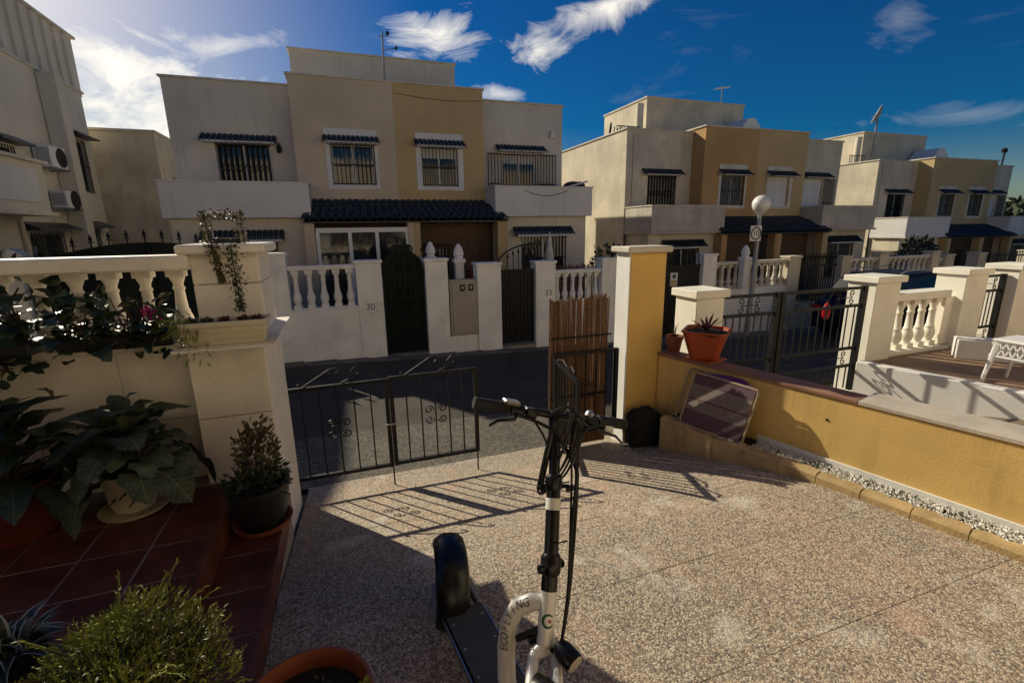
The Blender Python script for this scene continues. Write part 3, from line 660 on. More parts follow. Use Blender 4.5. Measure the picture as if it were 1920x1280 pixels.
# ------------------------------------------------------------------ street wall of the nearest house
BPROF = [(.07, 0), (.07, .09), (.056, .11), (.07, .15), (.086, .22), (.088, .27), (.078, .33), (.064, .375), (.068, .38), (.068, .40), (.056, .415), (.050, .55), (.045, .70), (.055, .715), (.055, .74), (.044, .76), (.046, .80), (.066, .87), (.072, .9), (.072, 1.)]
def baluster_mesh(h, w, m, n=12): # square ends drawn as turned profile scaled to height h, half width w
    k = w/.088; mb = MB().lathe((0, 0, 0), [(r*k*.96, z*h) for r, z in BPROF], n)
    a = .074*k; mb.box(-a, a, -a, a, 0, .09*h); mb.box(-a, a, -a, a, .9*h, h)
    me = mb.mesh('baluster', m); me.polygons.foreach_set('use_smooth', [len(p.vertices) == 4 and i < n*(len(BPROF)-1) and not (p.normal.z > .9) for i, p in enumerate(me.polygons)]); return me
def balustrade(par, x0, x1, y, z0, z1, n, m, hw=.07, rail=.09, d=.2, base=True):
    MB().box(x0, x1, y-d/2, y+d/2, z1-rail, z1).build('rail', m, par, bevel=.01)
    if base: MB().box(x0, x1, y-d/2, y+d/2, z0-.05, z0).build('base_rail', m, par, bevel=.008)
    me = baluster_mesh(z1-rail-z0, hw, m)
    for i in range(n): inst('baluster', me, par, (x0+(x1-x0)*(i+.5)/n, y, z0))
def pillar(par, x0, x1, y0, y1, z0, z1, m, capm=None, name='pillar', over=.03, ch=.055):
    p = MB().box(x0, x1, y0, y1, z0, z1-ch).build(name, m, par, bevel=.006)
    MB().box(x0-over, x1+over, y0-over, y1+over, z1-ch, z1).build('cap', capm or m, p, bevel=.008); return p
sw = thing('street_wall', 'white street wall with pillars and balusters in front of the nearest house', 'wall', (2.2, 10.1, -.75))
W = m_streetw
for (a, b, z) in ((-1.47, -1.08, 1.50), (.18, .68, 1.31), (1.57, 2.05, 1.30), (2.70, 3.25, 1.17), (4.09, 4.58, 1.16), (5.81, 6.2, 1.17)): pillar(sw, a, b, 10, 10.34, -1.05, z, W)
MB().box(-1.08, .18, 10.03, 10.3, -1.0, .35).build('wall_panel', W, sw); balustrade(sw, -1.08, .18, 10.15, .40, 1.24, 5, m_white, .085)
MB().box(2.05, 2.70, 10.06, 10.3, -1.05, -.42).build('wall_panel', W, sw)
MB().box(4.58, 5.81, 10.03, 10.3, -1.05, .12).build('wall_panel', W, sw); balustrade(sw, 4.58, 5.81, 10.15, .17, .93, 6, m_white, .08)
MB().box(.68, 1.57, 9.99, 10.34, -1.0, -.72).build('threshold', mat('threshold_stone', (.3, .26, .21), .8, .2, 4), sw); MB().box(3.25, 4.09, 9.99, 10.34, -1.1, -.755).build('threshold', MATS['threshold_stone'], sw)
mb = text_mb('30', .19, (.41, 9.993, .36), (1, 0, 0), (0, 0, 1)); mb.build('house_number', m_print, sw); MB().box(.29, .53, 9.994, 9.9985, .25, .47).build('number_plate', m_streetw, sw)
mb = text_mb('33', .19, (4.40, 9.993, .42), (1, 0, 0), (0, 0, 1)); mb.build('house_number', m_print, sw); MB().box(4.28, 4.52, 9.994, 9.9985, .31, .53).build('number_plate', m_streetw, sw)
# arched green gate
g30 = thing('garden_gate', 'tall dark green arched iron gate beside the number 30', 'gate', (1.125, 10.1, -.72))
def arch_z(x, x0, x1, zs, zt): c = (x0+x1)/2; h = (x1-x0)/2; return zs+(zt-zs)*math.sqrt(max(0, 1-((x-c)/h)**2))
x0, x1 = .70, 1.55; pts = [(x0+(x1-x0)*i/16, arch_z(x0+(x1-x0)*i/16, x0, x1, .98, 1.47)) for i in range(17)]
MB().extr([(x0, 10.12, -.68)]+[(x, 10.12, z) for x, z in pts]+[(x1, 10.12, -.68)], (0, .012, 0)).build('sheet_panel', m_green, g30)
mb = MB().box(x0, x0+.045, 10.09, 10.15, -.7, 1.0).box(x1-.045, x1, 10.09, 10.15, -.7, 1.0)
for z in (-.68, .05, .92): mb.box(x0+.045, x1-.045, 10.095, 10.145, z, z+.045)
for i in range(16): mb.beam((pts[i][0], 10.12, pts[i][1]), (pts[i+1][0], 10.12, pts[i+1][1]), .06)
mb.build('frame', m_green, g30)
for i in range(7): x = x0+.105*(i+1); MB().box(x-.009, x+.009, 10.085, 10.105, -.64, arch_z(x, x0, x1, .98, 1.44)).build('bar', m_green, g30)
for z in (.35, .62, 1.1, -.3):
    for s_ in (-1, 1): MB().tube(spiral((1.125+s_*.09, 10.08, z), .08, 0 if s_ > 0 else math.pi, s_*1.3, 14), .009, 4).build('scroll', m_green, g30)
for s_ in (-1, 1): MB().tube(spiral((1.125+s_*.13, 10.12, 1.52), .10, -1.5, s_*1.1, 14), .018, 5).build('scroll', m_green, g30); MB().beam((1.125+s_*.10, 10.12, 1.5), (1.125+s_*.08, 10.12, 1.74), .035).build('crest_spike', m_green, g30)
MB().box(.95, 1.3, 10.105, 10.135, 1.44, 1.60).build('crest_plate', m_green, g30)
# second gate
g33 = thing('garden_gate', 'plain dark sheet gate with arched bars on top beside the number 33', 'gate', (3.67, 10.1, -.75))
MB().box(3.28, 4.06, 10.12, 10.14, -.71, .97).build('sheet_panel', m_black, g33)
for i in range(9): x = 3.32+.0875*i; MB().box(x-.008, x+.008, 10.105, 10.12, -.7, .96).build('bar', m_black, g33)
MB().box(3.27, 4.07, 10.10, 10.15, .95, .99).box(3.27, 3.30, 10.10, 10.15, -.73, .95).box(4.04, 4.07, 10.10, 10.15, -.73, .95).build('frame', m_black, g33)
mb = MB().tube(arc_pts((4.02, 10.12, .97), .86, math.pi*.97, math.pi*.5, 14, (1, 0, 0), (0, 0, .66)), .018, 6); mb.build('arch_rail', m_black, g33)
for i in range(5): 
    x = 3.45+.13*i; zt = .97+.57*math.sqrt(max(.02, 1-((x-4.02)/.86)**2)); MB().tube([(x, 10.12, .98), (x, 10.12, zt-.09)], .010, 5).lathe((x, 10.12, zt-.16), [(.01, 0), (.03, .03), (.022, .06), (.004, .12)], 6).build('spear_bar', m_black, g33)
# meter box
mbx = thing('meter_box', 'beige double utility meter cabinet between the two gates', 'meter box', (2.38, 10.02, -.42))
MB().box(2.08, 2.69, 10.02, 10.25, -.41, .82).build('cabinet', m_meter, mbx)
for (a, b) in ((-.37, .19), (.24, .78)): MB().box(2.13, 2.65, 9.995, 10.018, a, b).build('door', m_meter, mbx, bevel=.006)
for xx in (2.30, 2.49): MB().box(xx, xx+.11, 9.985, 9.994, .58, .72).build('meter_window', m_dark, mbx); MB().box(xx+.03, xx+.08, 9.98, 9.984, .62, .69).build('label_plate', m_meter, mbx)
# finial posts behind the wall
def finial(lb, x, y, z0, z1, hw):
    t = thing('finial_post', lb, 'post', (x, y, z0), 'pointed posts behind the street walls')
    MB().box(x-hw*.75, x+hw*.75, y-hw*.75, y+hw*.75, z0, z1-.42).build('shaft', m_white, t, bevel=.01)
    MB().box(x-hw, x+hw, y-hw, y+hw, z1-.42, z1-.34).lathe((x, y, z1-.34), [(hw*.9, 0), (hw*.7, .05), (hw*.95, .1), (hw*.8, .2), (hw*.35, .31), (.005, .34)], 14).build('finial', m_white, t)
finial('white pointed finial behind the pillar between the arched gate and meter box', 1.83, 10.75, -.5, 1.64, .12); finial('larger white finial post directly above the meter box', 2.44, 10.6, -.5, 1.58, .13)
t = thing('plant_pot', 'faded red pot on the wall behind the meter cabinet', 'plant pot', (2.88, 10.7, .72)); MB().lathe((2.85, 10.7, .70), [(.15, 0), (.2, .26), (.22, .28), (.22, .31), (.19, .31), (.17, .2)], 14, cap=False).build('pot', mat('faded_red_pot', (.22, .05, .04), .6), t, True)
t = thing('parasol', 'closed pale parasol standing in front of the right ground floor window', 'parasol', (5.0, 11.3, -.4))
MB().lathe((5.0, 11.3, .35), [(.05, 0), (.14, .1), (.15, .5), (.10, .95), (.03, 1.40), (.01, 1.45)], 10).build('canopy', m_umb, t, True); MB().tube([(5, 11.3, -.5), (5, 11.3, .4)], .025, 6).build('pole', m_whiteclean, t)
t = thing('reed_fence', 'low brown reed screen behind the right balusters of the street wall', 'fence', (5.2, 10.7, .2)); mb = MB()
for i in range(60): x = 4.55+i*.024; mb.tube([(x, 10.6, -.6), (x+random.uniform(-.01, .01), 10.6, 1.0+random.uniform(-.05, .03))], .011, 4)
mb.build('reeds', m_cane, t, kind='stuff')
t = thing('garden_shrub', 'dark shrub above the reed screen beside the yellow pillar', 'shrub', (6.6, 10.9, 0)); mb = MB(); foliage(mb, (6.7, 11.0, 1.05), (.6, .3, .35), 260, .14, .06); mb.build('foliage', m_leafd, t); MB().tube([(6.7, 11, -.7), (6.7, 11, 1)], .04, 6).build('trunk', m_bark, t)
t = thing('garden_shrub', 'dark blue green shrub behind the finials of the nearest house', 'shrub', (1.9, 11.2, -.5)); mb = MB(); foliage(mb, (1.75, 11.3, .9), (.35, .25, .45), 160, .12, .05); mb.build('foliage', m_leafd, t); MB().tube([(1.75, 11.3, -.6), (1.75, 11.3, .8)], .03, 6).build('trunk', m_bark, t)
# green vehicle gates left of the pillar
gg = thing('vehicle_gate', 'wide dark green sheet metal double gate with spikes across the street at left', 'gate', (-3.2, 10.1, -.7))
pts = [(-5.0+3.4*i/20, 1.42+.30*math.sin(math.pi*i/20)) for i in range(21)]
MB().extr([(-5.0, 10.12, -.5)]+[(x, 10.12, z) for x, z in pts]+[(-1.6, 10.12, -.6)], (0, .012, 0)).build('sheet_panel', m_green, gg)
mb = MB()
for i in range(20): mb.beam((pts[i][0], 10.12, pts[i][1]), (pts[i+1][0], 10.12, pts[i+1][1]), .05)
mb.build('top_rail', m_green, gg)
for x in (-4.98, -3.325, -3.255, -1.62): MB().box(x-.025, x+.025, 10.08, 10.15, -.6, 1.42 if abs(x+3.29) > 1 else 1.69).build('stile', m_green, gg)
for i in range(13):
    x = -4.85+.26*i; z = 1.42+.30*math.sin(math.pi*(x+5)/3.4); MB().tube([(x, 10.12, z), (x, 10.12, z+.14)], .012, 5).beam((x-.04, 10.12, z+.11), (x+.04, 10.12, z+.11), .02).lathe((x, 10.12, z+.13), [(.02, 0), (.03, .04), (.003, .12)], 6).build('spike', m_black, gg)
pw = thing('street_pillar', 'white street wall section left of the green double gate', 'wall', (-6.5, 10.2, -.6)); MB().box(-9, -5.05, 10.05, 10.3, -.8, .9).build('wall_panel', W, pw); pillar(pw, -5.45, -5.04, 10, 10.34, -.8, 1.5, W)

# ------------------------------------------------------------------ street wall of the middle house
s2 = thing('street_wall', 'street wall with cream balusters and spear railings in front of the middle house', 'wall', (12, 10.7, -1))
for (a, b, z) in ((9.33, 9.78, 1.14), (12.5, 12.95, .98), (14.7, 15.1, .92), (6.25, 6.55, 1.0)): pillar(s2, a, b, 10.6, 10.92, -1.5, z, W if a < 12 else m_cream)
MB().box(9.78, 12.5, 10.64, 10.9, -1.5, .10).build('wall_panel', W, s2); balustrade(s2, 9.78, 12.5, 10.77, .14, .89, 11, m_cap, .085)
MB().box(12.95, 14.7, 10.64, 10.9, -1.5, -.5).build('wall_panel', m_cream, s2)
for i in range(16): x = 13.0+.108*i; MB().box(x-.012, x+.012, 10.76, 10.784, -.5, .84).lathe((x, 10.77, .84), [(.02, 0), (.035, .06), (.004, .2)], 5).build('railing_bar', m_black, s2)
MB().box(12.95, 14.7, 10.745, 10.795, .62, .66).box(12.95, 14.7, 10.745, 10.795, -.3, -.26).build('railing_rail', m_black, s2)
MB().box(15.1, 19, 10.64, 10.9, -1.7, .1).build('wall_panel', m_cream, s2); balustrade(s2, 15.1, 19.0, 10.77, .12, .82, 15, m_cap, .08)
for x in (16.4, 19.0): pillar(s2, x, x+.4, 10.6, 10.92, -1.7, .95, m_cream)
finial('cream pointed finial post beside the globe lamp pole', 10.72, 10.55, .15, 1.35, .13)
bg2 = thing('sheet_gate', 'black sheet gate with small notice just right of the yellow pillar', 'gate', (8.7, 10.7, -1)); MB().box(6.55, 9.3, 10.7, 10.72, -1.2, .82).build('sheet_panel', m_black, bg2)
for i in range(26): x = 6.6+.105*i; MB().box(x-.01, x+.01, 10.68, 10.70, .8, 1.15+.25*abs(math.sin(i*.5))*.3).build('bar', m_black, bg2)
MB().box(6.55, 9.3, 10.67, 10.73, .82, .86).build('rail', m_black, bg2)
nb = MB().box(8.32, 8.55, 10.68, 10.695, .30, .66).build('notice', m_sign, bg2); MB().box(8.34, 8.53, 10.674, 10.679, .32, .46).build('notice_band', m_ochre, nb)
mb = MB().lathe((8.435, 10.678, .56), [(.06, 0), (.06, .003)], 12, (0, -1, 0)); mb.build('notice_symbol', m_print, nb)
# globe lamp
t = thing('street_lamp', 'street lamp with white globe and speed sign on its pole', 'street lamp', (10.4, 9.9, -1.05))
MB().tube([(10.36, 9.9, -1.1), (10.4, 9.9, .2), (10.42, 9.9, 2.2)], [.075, .065, .05], 10).build('pole', m_grey, t, True)
MB().lathe((10.42, 9.9, 2.17), [(.06, 0), (.11, .05), (.11, .09)], 12).build('collar', m_whiteclean, t); MB().sphere((10.43, 9.9, 2.42), .225, 24, 16).build('globe', m_globe, t, True)
sg = thing('speed_sign', 'square white sign with a circled 10 on the globe lamp pole', 'sign', (10.2, 9.8, 1.5)); 
MB().box(10.02, 10.38, 9.76, 9.78, 1.48, 1.87).build('plate', m_sign, sg)
mb = MB(); mb.tube(arc_pts((10.20, 9.752, 1.675), .155, 0, 2*math.pi, 28), .016, 4, False); mb.build('ring', m_print, sg); text_mb('10', .23, (10.20, 9.755, 1.675), (1, 0, 0), (0, 0, 1)).build('digits', m_print, sg)
# shrub by third house
t = thing('potted_tree', 'dark leafy bush in front of the farthest house', 'bush', (22, 13, -1)); mb = MB(); foliage(mb, (22.6, 13.2, .3), (.9, .5, 1.0), 420, .26, .12); foliage(mb, (21.6, 13.2, .15), (.5, .3, .5), 120, .22, .1); mb.build('foliage', m_leafd, t); MB().tube([(22.4, 13.2, -1.5), (22.5, 13.2, .6)], .06, 6).build('trunk', m_bark, t)
s3 = thing('street_wall', 'low cream street wall with pillars before the farthest house', 'wall', (24, 11, -1.2))
for x in (19.6, 21.6, 23.6, 27.0): pillar(s3, x, x+.5, 11.6, 12.0, -1.8, .72, m_cream)
MB().box(20.1, 32, 11.65, 11.95, -1.8, -.1).build('wall_panel', m_cream, s3); balustrade(s3, 20.1, 21.6, 11.8, -.06, .55, 6, m_cap, .09); 
for i in range(40): x = 24.2+.18*i; MB().box(x-.015, x+.015, 11.79, 11.81, -.1, .7).build('railing_bar', m_black, s3)
MB().box(24.1, 31.5, 11.77, 11.83, .5, .55).build('railing_rail', m_black, s3)

# ------------------------------------------------------------------ parked car
car = thing('parked_car', 'dark navy car parked in the street behind the right neighbour gate pier', 'car', (13.5, 8.1, -1.1))
cx, cy, cz = 11.4, 8.1, G(13, 8)
prof = [(0, .35), (.05, .75), (.15, 1.0), (.45, 1.08), (.75, 1.62), (1.1, 1.74), (2.4, 1.76), (2.9, 1.66), (3.55, 1.12), (4.3, .98), (4.5, .75), (4.52, .35)]
def car_sec(pr_, y0, y1, inset):
    mb = MB(); n = len(pr_); vs = []
    for y, s_ in ((y0, 1), (y1, -1)):
        for x, z in pr_: vs.append((cx+x, cy+y+s_*inset*max(0, z-1.05)/.7, cz+z))
    mb.add(vs, [tuple(range(n)), tuple(range(2*n-1, n-1, -1))]+[(i, n+i, n+(i+1) % n, (i+1) % n) for i in range(n)]); return mb
car_sec(prof, -.85, .85, .2).build('body', m_car, car, bevel=.05)
win = [(.62, 1.12), (.86, 1.58), (1.15, 1.66), (2.35, 1.68), (2.8, 1.58), (3.35, 1.12)]
for s_ in (-1, 1):
    MB().add([(cx+x, cy+s_*(.862-.2*(z-1.05)/.7), cz+z) for x, z in win], [tuple(range(6)) if s_ < 0 else tuple(range(5, -1, -1))]).build('side_window', m_carg, car)
    MB().tube([(cx+1.0, cy+s_*.6, cz+1.77), (cx+1.2, cy+s_*.6, cz+1.83), (cx+2.4, cy+s_*.6, cz+1.84), (cx+2.6, cy+s_*.6, cz+1.75)], .018, 6).build('roof_rail', m_grey, car)
    for x in (.85, 3.65):
        w = MB().lathe((cx+x, cy+s_*.80-.1, cz+.33), [(.33, 0), (.34, .05), (.34, .15), (.33, .2)], 20, (0, 1, 0)).build('wheel', m_rub, car); MB().lathe((cx+x, cy+s_*.91-.01*0, cz+.33), [(.2, 0), (.2, .01)], 12, (0, 1, 0)).build('rim', m_grey, w)
    MB().box(cx-.02, cx+.05, cy+s_*.7-.1, cy+s_*.7+.1, cz+.84, cz+.93).build('tail_light', m_red, car)
    MB().box(cx+2.95, cx+3.1, cy+s_*.98-.08, cy+s_*.98+.08, cz+1.1, cz+1.24).build('mirror', m_car, car)

# ------------------------------------------------------------------ left balustrade, column
bw = thing('balustrade_wall', 'cream cast balustrade on a low wall along the left front of the terrace', 'balustrade', (-2.4, 3.45, .3))
mc = m_cast
for i in range(4):
    for j, (za, zb) in enumerate(((.2, .715), (.72, 1.17))): x1 = -.955-.85*i-(.4 if j else 0); MB().box(x1-.846, x1, 3.36, 3.6, za, zb).build('block', mc, bw, bevel=.003)
MB().box(-1.352, -.955, 3.36, 3.6, .72, 1.17).build('block', mc, bw, bevel=.003)
MB().box(-4.4, -.955, 3.365, 3.595, .19, 1.168).build('mortar_core', m_grout, bw)
MB().box(-4.4, -.955, 3.33, 3.63, 1.17, 1.22).build('wall_cap', mc, bw, bevel=.01); MB().box(-4.4, -.90, 3.36, 3.60, 1.645, 1.735).build('rail', m_rail, bw, bevel=.012)
me = baluster_mesh(.425, .056, mc, 18)
for i in range(18): inst('baluster', me, bw, (-1.0-.172*i, 3.48, 1.22))
co = thing('gate_column', 'cream cast stone column at the left of the low gate, carrying a planter ledge', 'column', (-.73, 3.6, .2))
for (za, zb) in ((-.5, .27), (.275, .73), (.735, 1.165)): MB().box(-.95, -.525, 3.22, 3.96, za, zb).build('block', mc, co, bevel=.006)
MB().box(-.93, -.545, 3.24, 3.93, -.45, 1.17).build('mortar_core', m_grout, co)
MB().box(-.935, -.54, 3.205, 3.94, 1.166, 1.205).build('tile_band', mat('teal_tile_band', (.03, .07, .065), .4, .2, 9), co)
MB().box(-.96, -.44, 3.0, 3.97, 1.206, 1.226).build('ledge', mc, co, bevel=.004)
for (za, zb) in ((1.226, 1.545), (1.55, 1.735)): MB().box(-.905, -.525, 3.42, 3.9, za, zb).build('block', mc, co, bevel=.006)
MB().box(-.96, -.475, 3.36, 3.95, 1.735, 1.795).build('cap', mc, co, bevel=.012)

# ------------------------------------------------------------------ folding entrance gate
def scrolls(t, c, s, x=(1, 0, 0), r=.006, dx=.62, dz=.5):
    c = Vector(c); x = Vector(x)
    for a in (-1, 1):
        for b in (-1, 1):
            MB().tube(spiral(c+x*a*s*dx+Vector((0, 0, b*s*dz)), s*.42, math.pi if a > 0 else 0, -a*b*1.35, 16, x, (0, 0, 1)), r, 5).build('scroll', m_black, t)
lg = thing('entrance_gate', 'low black folding gate of two barred panels closing the patio entrance', 'gate', (.22, 4.0, -.38))
Y = 4.0; ZB, ZT = -.19, .63
def gate_panel(t, p0, p1, zb, zt, nb, st=.03, lastw=.03, scroll=True):
    p0, p1 = Vector((p0[0], p0[1], 0)), Vector((p1[0], p1[1], 0)); d = (p1-p0).normalized(); ln = (p1-p0).length; z_ = lambda z: Vector((0, 0, z))
    MB().beam(p0+z_(zt-.015), p1+z_(zt-.015), .032, .03).build('top_rail', m_black, t); MB().beam(p0+z_(zb+.015), p1+z_(zb+.015), .032, .03).build('bottom_rail', m_black, t)
    MB().beam(p0+z_(zb), p0+z_(zt), st, .034, d).build('stile', m_black, t); MB().beam(p1+z_(zb), p1+z_(zt), lastw, .034, d).build('stile', m_black, t)
    for i in range(nb):
        q = p0+d*(ln*(i+1)/(nb+1)); MB().beam(q+z_(zb+.03), q+z_(zt-.03), .012, .012, d).build('bar', m_black, t)
    if scroll:
        m_ = p0+d*ln*.5; scrolls(t, m_+z_((zb+zt)/2+.02)+Vector((0, -.012, 0)), .095, d)
gate_panel(lg, (-.575, Y), (.235, Y), ZB, ZT, 5, .06, .05); gate_panel(lg, (.275, Y), (1.03, Y), ZB+.005, ZT+.012, 5, .05, .035)
for xa, zt in ((-.42, .63), (.40, .642)):
    mb = MB().tube([(xa, Y, zt), (xa+.22, Y, zt+.13), (xa+.27, Y, zt+.135), (xa+.285, Y, zt+.11), (xa+.265, Y, zt+.09)], .008, 6)
    mb.tube([(xa+.30, Y, zt+.005), (xa+.36, Y, zt+.03), (xa+.38, Y, zt+.09), (xa+.42, Y, zt+.135), (xa+.46, Y, zt+.13), (xa+.455, Y, zt+.10)], .008, 6)
    mb.tube([(xa+.36, Y, zt+.005), (xa+.42, Y, zt+.02), (xa+.44, Y, zt+.06), (xa+.43, Y, zt+.075)], .006, 5).sphere((xa-.03, Y, zt+.02), .014, 8, 6); mb.build('crest_scroll', m_black, lg)
for x in (.245, 1.022): MB().tube([(x, Y-.03, .1), (x, Y-.03, G(x, Y)+.002)], .007, 6).build('drop_bolt', m_black, lg)
MB().tube([(.2, Y-.035, .22), (.3, Y-.035, .22)], .008, 6).build('latch', m_alu, lg)
rg = thing('entrance_gate', 'right half of the folding gate, opened inwards with reed screen behind it', 'gate', (2.2, 4.05, -.4))
gate_panel(rg, (2.53, 4.03), (1.86, 4.06), -.19, .67, 5, .05, .035, True); gate_panel(rg, (1.84, 4.0), (1.735, 3.33), -.17, .63, 6, .035, .03, True)
mb = MB().tube([(1.83, 3.95, .635), (1.80, 3.75, .69), (1.78, 3.62, .66)], .008, 6).tube([(1.77, 3.6, .64), (1.76, 3.5, .7), (1.75, 3.42, .67)], .008, 6); mb.build('crest_scroll', m_black, rg)
MB().tube([(1.735, 3.30, .1), (1.735, 3.30, G(1.7, 3.3)+.002)], .007, 6).build('drop_bolt', m_black, rg)
rs_ = thing('reed_screen', 'brown reed cane screen tied upright behind the open gate half', 'reed screen', (2.15, 4.12, -.35)); mb = MB()
for k in range(2):
    for i in range(46):
        x = 1.83+.0142*i+random.uniform(-.004, .004); r = random.uniform(.006, .0085); y = 4.115+.016*k; zt = 1.19+random.uniform(-.035, .02)+(.02 if i > 30 else 0)
        mb.tube([(x, y, -.36), (x+random.uniform(-.006, .006), y+random.uniform(-.004, .004), .4), (x+random.uniform(-.012, .012), y, zt)], r, 5)
mb.build('canes', m_cane, rs_, kind='stuff'); MB().box(1.82, 2.5, 4.085, 4.10, .18, .2).build('tie_wire', m_black, rs_); MB().box(1.82, 2.5, 4.085, 4.10, .8, .815).build('tie_wire', m_black, rs_)

# ------------------------------------------------------------------ yellow pillar and boundary wall
u = Vector((math.cos(R_(105.3)), math.sin(R_(105.3)), 0)); nrm = Vector((-u.y, u.x, 0)); P0 = Vector((2.985, 3.93, 0))
def wp(s, off, z): return P0+u*s+nrm*off+Vector((0, 0, z))   # s along the wall away from camera, off towards the patio
def wbox(mb, s0, s1, o0, o1, z0, z1): return mb.extr([wp(s0, o0, z0), wp(s1, o0, z0), wp(s1, o1, z0), wp(s0, o1, z0)], (0, 0, z1-z0))
pl = thing('gate_pillar', 'tall ochre yellow gate pillar with white side facing the gate', 'pillar', (2.8, 4.1, -.4))
MB().box(2.613, 3.03, 3.96, 4.19, -.6, 1.62).build('shaft', m_yeld, pl, bevel=.01)
MB().box(2.598, 2.611, 3.958, 4.192, -.6, 1.62).build('white_face', m_white, pl); MB().box(2.55, 3.06, 3.90, 4.24, 1.62, 1.68).build('cap', m_cap, pl, bevel=.012)
bwall = thing('boundary_wall', 'low sunlit yellow boundary wall running along the right of the patio', 'wall', wp(-2, -.1, 0))
wbox(MB(), -6, .02, -.14, 0, -.5, .57).build('wall_body', m_yel, bwall, bevel=.012)
wbox(MB(), -1.77, .02, -.19, .012, .571, .60).build('coping', m_cope, bwall, bevel=.004); wbox(MB(), -6, -1.773, -.30, .012, .571, .602).build('coping', mat('bare_mortar_coping', (.52, .45, .37), .85, .15, 3, .3, 60, dirt=.2), bwall, bevel=.004)
wbox(MB(), -6, .02, -.18, -.142, -.5, .57).build('neighbour_face', m_white, bwall)
wbox(MB(), -6, -1.08, .002, .016, -.02, .085).build('skirting', m_white, bwall, bevel=.003)
MB().lathe(wp(-1.59, .001, .39), [(.004, 0), (.010, .002), (.012, .003), (.003, .004)], 8, nrm).build('drill_hole', m_dark, bwall)
# planting strip: edging stones, soil, pebbles
bed = struct('planting_strip', MB().extr([wp(-4.4, 0, -.5), wp(-.28, 0, -.5), wp(-.28, .25, -.5), wp(-4.4, .25, -.5)], (0, 0, .525)), m_soil)
for i in range(15):
    s0 = -4.48+.28*i; q = wp(s0+.14, .27, 0); zt = .062+random.uniform(-.005, .005); gz = G(q.x, q.y)
    pts = [(s0+.002, .30), (s0+.278, .30), (s0+.278, .228)]+[(s0+.21+.068*math.cos(a), .228-.03*math.sin(a)) for a in [math.pi*k/6 for k in range(7)]][1:]+[(s0+.07+.068*math.cos(a), .228-.03*math.sin(a)) for a in [math.pi*k/6 for k in range(7)]]
    lo = [wp(a, b, gz-.05) for a, b in pts]; mid = [wp(a, b, zt-.018) for a, b in pts]; top = [wp(s0+.14+(a-s0-.14)*.985, b if b < .29 else .285, zt) for a, b in pts]; n = len(pts); mb = MB()
    mb.add(lo+mid+top, [(k*n+j, k*n+(j+1) % n, (k+1)*n+(j+1) % n, (k+1)*n+j) for k in range(2) for j in range(n)]+[tuple(2*n+j for j in range(n))]); mb.build('edging_stone', m_stone, bed, org=(0, 0, 0), bevel=.004)
pb = MB()
for _ in range(4600):
    c = wp(random.uniform(-3.9, -1.12), random.uniform(.02, .235), .028+random.uniform(0, .016)); r = random.uniform(.007, .0125)
    a, b_, c_ = rv().normalized()*r, rv().normalized()*r, Vector((0, 0, r*.8)); pb.add([c+a, c-a, c+b_, c-b_, c+c_, c-c_], [(0, 2, 4), (2, 1, 4), (1, 3, 4), (3, 0, 4), (0, 5, 2), (2, 5, 1), (1, 5, 3), (3, 5, 0)])
pb.build('white_pebbles', m_peb, bed, kind='stuff', org=(0, 0, 0))
wv = MB()
for sc in (-2.12, -1.95, -2.45, -1.62):
    for _ in range(17): leaf(wv, wp(sc+random.gauss(0, .05), random.uniform(.03, .16), .035), Vector((random.uniform(-1, 1), random.uniform(-1, 1), random.uniform(.3, 1))), rv(), random.uniform(.02, .05), .012, .3, 2)
wv.build('weeds', m_leafm, None, kind='stuff', label='small green weeds growing among the white pebbles at the yellow wall', category='weeds')

# ------------------------------------------------------------------ things by the yellow wall
t = thing('cabin_bag', 'black soft bag standing at the foot of the yellow pillar', 'bag', (2.62, 3.55, -.3))
mb = MB(); c = Vector((2.735, 3.79, 0)); d = Vector((math.cos(R_(-8)), math.sin(R_(-8)), 0)); nn = Vector((-d.y, d.x, 0)); z0 = G(2.8, 3.75)
pts = [(-.17, 0), (.17, 0), (.175, .24), (.155, .34), (.09, .38), (-.09, .38), (-.155, .34), (-.175, .24)]
mb.extr([c+d*a+nn*.09+Vector((0, 0, z0+b)) for a, b in pts], nn*-.18); mb.build('body', m_bag, t, bevel=.025)
MB().extr([c+d*a*.8-nn*.105+Vector((0, 0, z0+.03+b*.55)) for a, b in pts], nn*.02).build('front_pocket', m_bag, t, bevel=.008)
MB().tube([c+d*x+Vector((0, 0, z0+z)) for x, z in ((-.05, .375), (-.045, .41), (.045, .41), (.05, .375))], .009, 6).build('handle', m_bag, t)
sbn = thing('folding_sunbed', 'folded purple striped sunbed leaning against the yellow wall', 'sunbed', wp(-.75, .2, 0))
def bedp(a, b, k=0): # a along wall 0..1, b height 0..1
    s = -.46-.615*a-.03*b; lean = .15*(1-b)+.03; return wp(s, lean+k, .055+(.475-.02*a)*b)
for k, (a0, a1) in enumerate(((0, 1), (.0, 1))):
    off = .0 if k == 0 else .07; sh = 0 if k == 0 else .085
    pts = [bedp(a, b, off)-u*sh*(-1 if k == 0 else 1)*0+u*(sh if k == 0 else 0) for a, b in ((0.03, 0), (0, .06), (0, .94), (.03, 1), (.97, 1), (1, .94), (1, .06), (.97, 0), (.03, 0))]
    pts = [p+u*(.10 if k == 0 else 0) for p in pts]; MB().tube(pts, .010, 8).build('tube_frame', m_bedf, sbn, True)
def bedquad(a0, a1, b0, b1, m, k=.0725, nm_='fabric_panel'):
    q = [bedp(a0, b0, k), bedp(a1, b0, k), bedp(a1, b1, k), bedp(a0, b1, k)]; MB().extr(q, nrm*.006).build(nm_, m, sbn)
for (b0, b1, m) in ((.03, .30, m_bed), (.302, .50, m_bedl), (.502, .53, m_bed), (.532, .80, m_bedl), (.802, .97, m_bed)): bedquad(.035, .965, b0, b1, m)
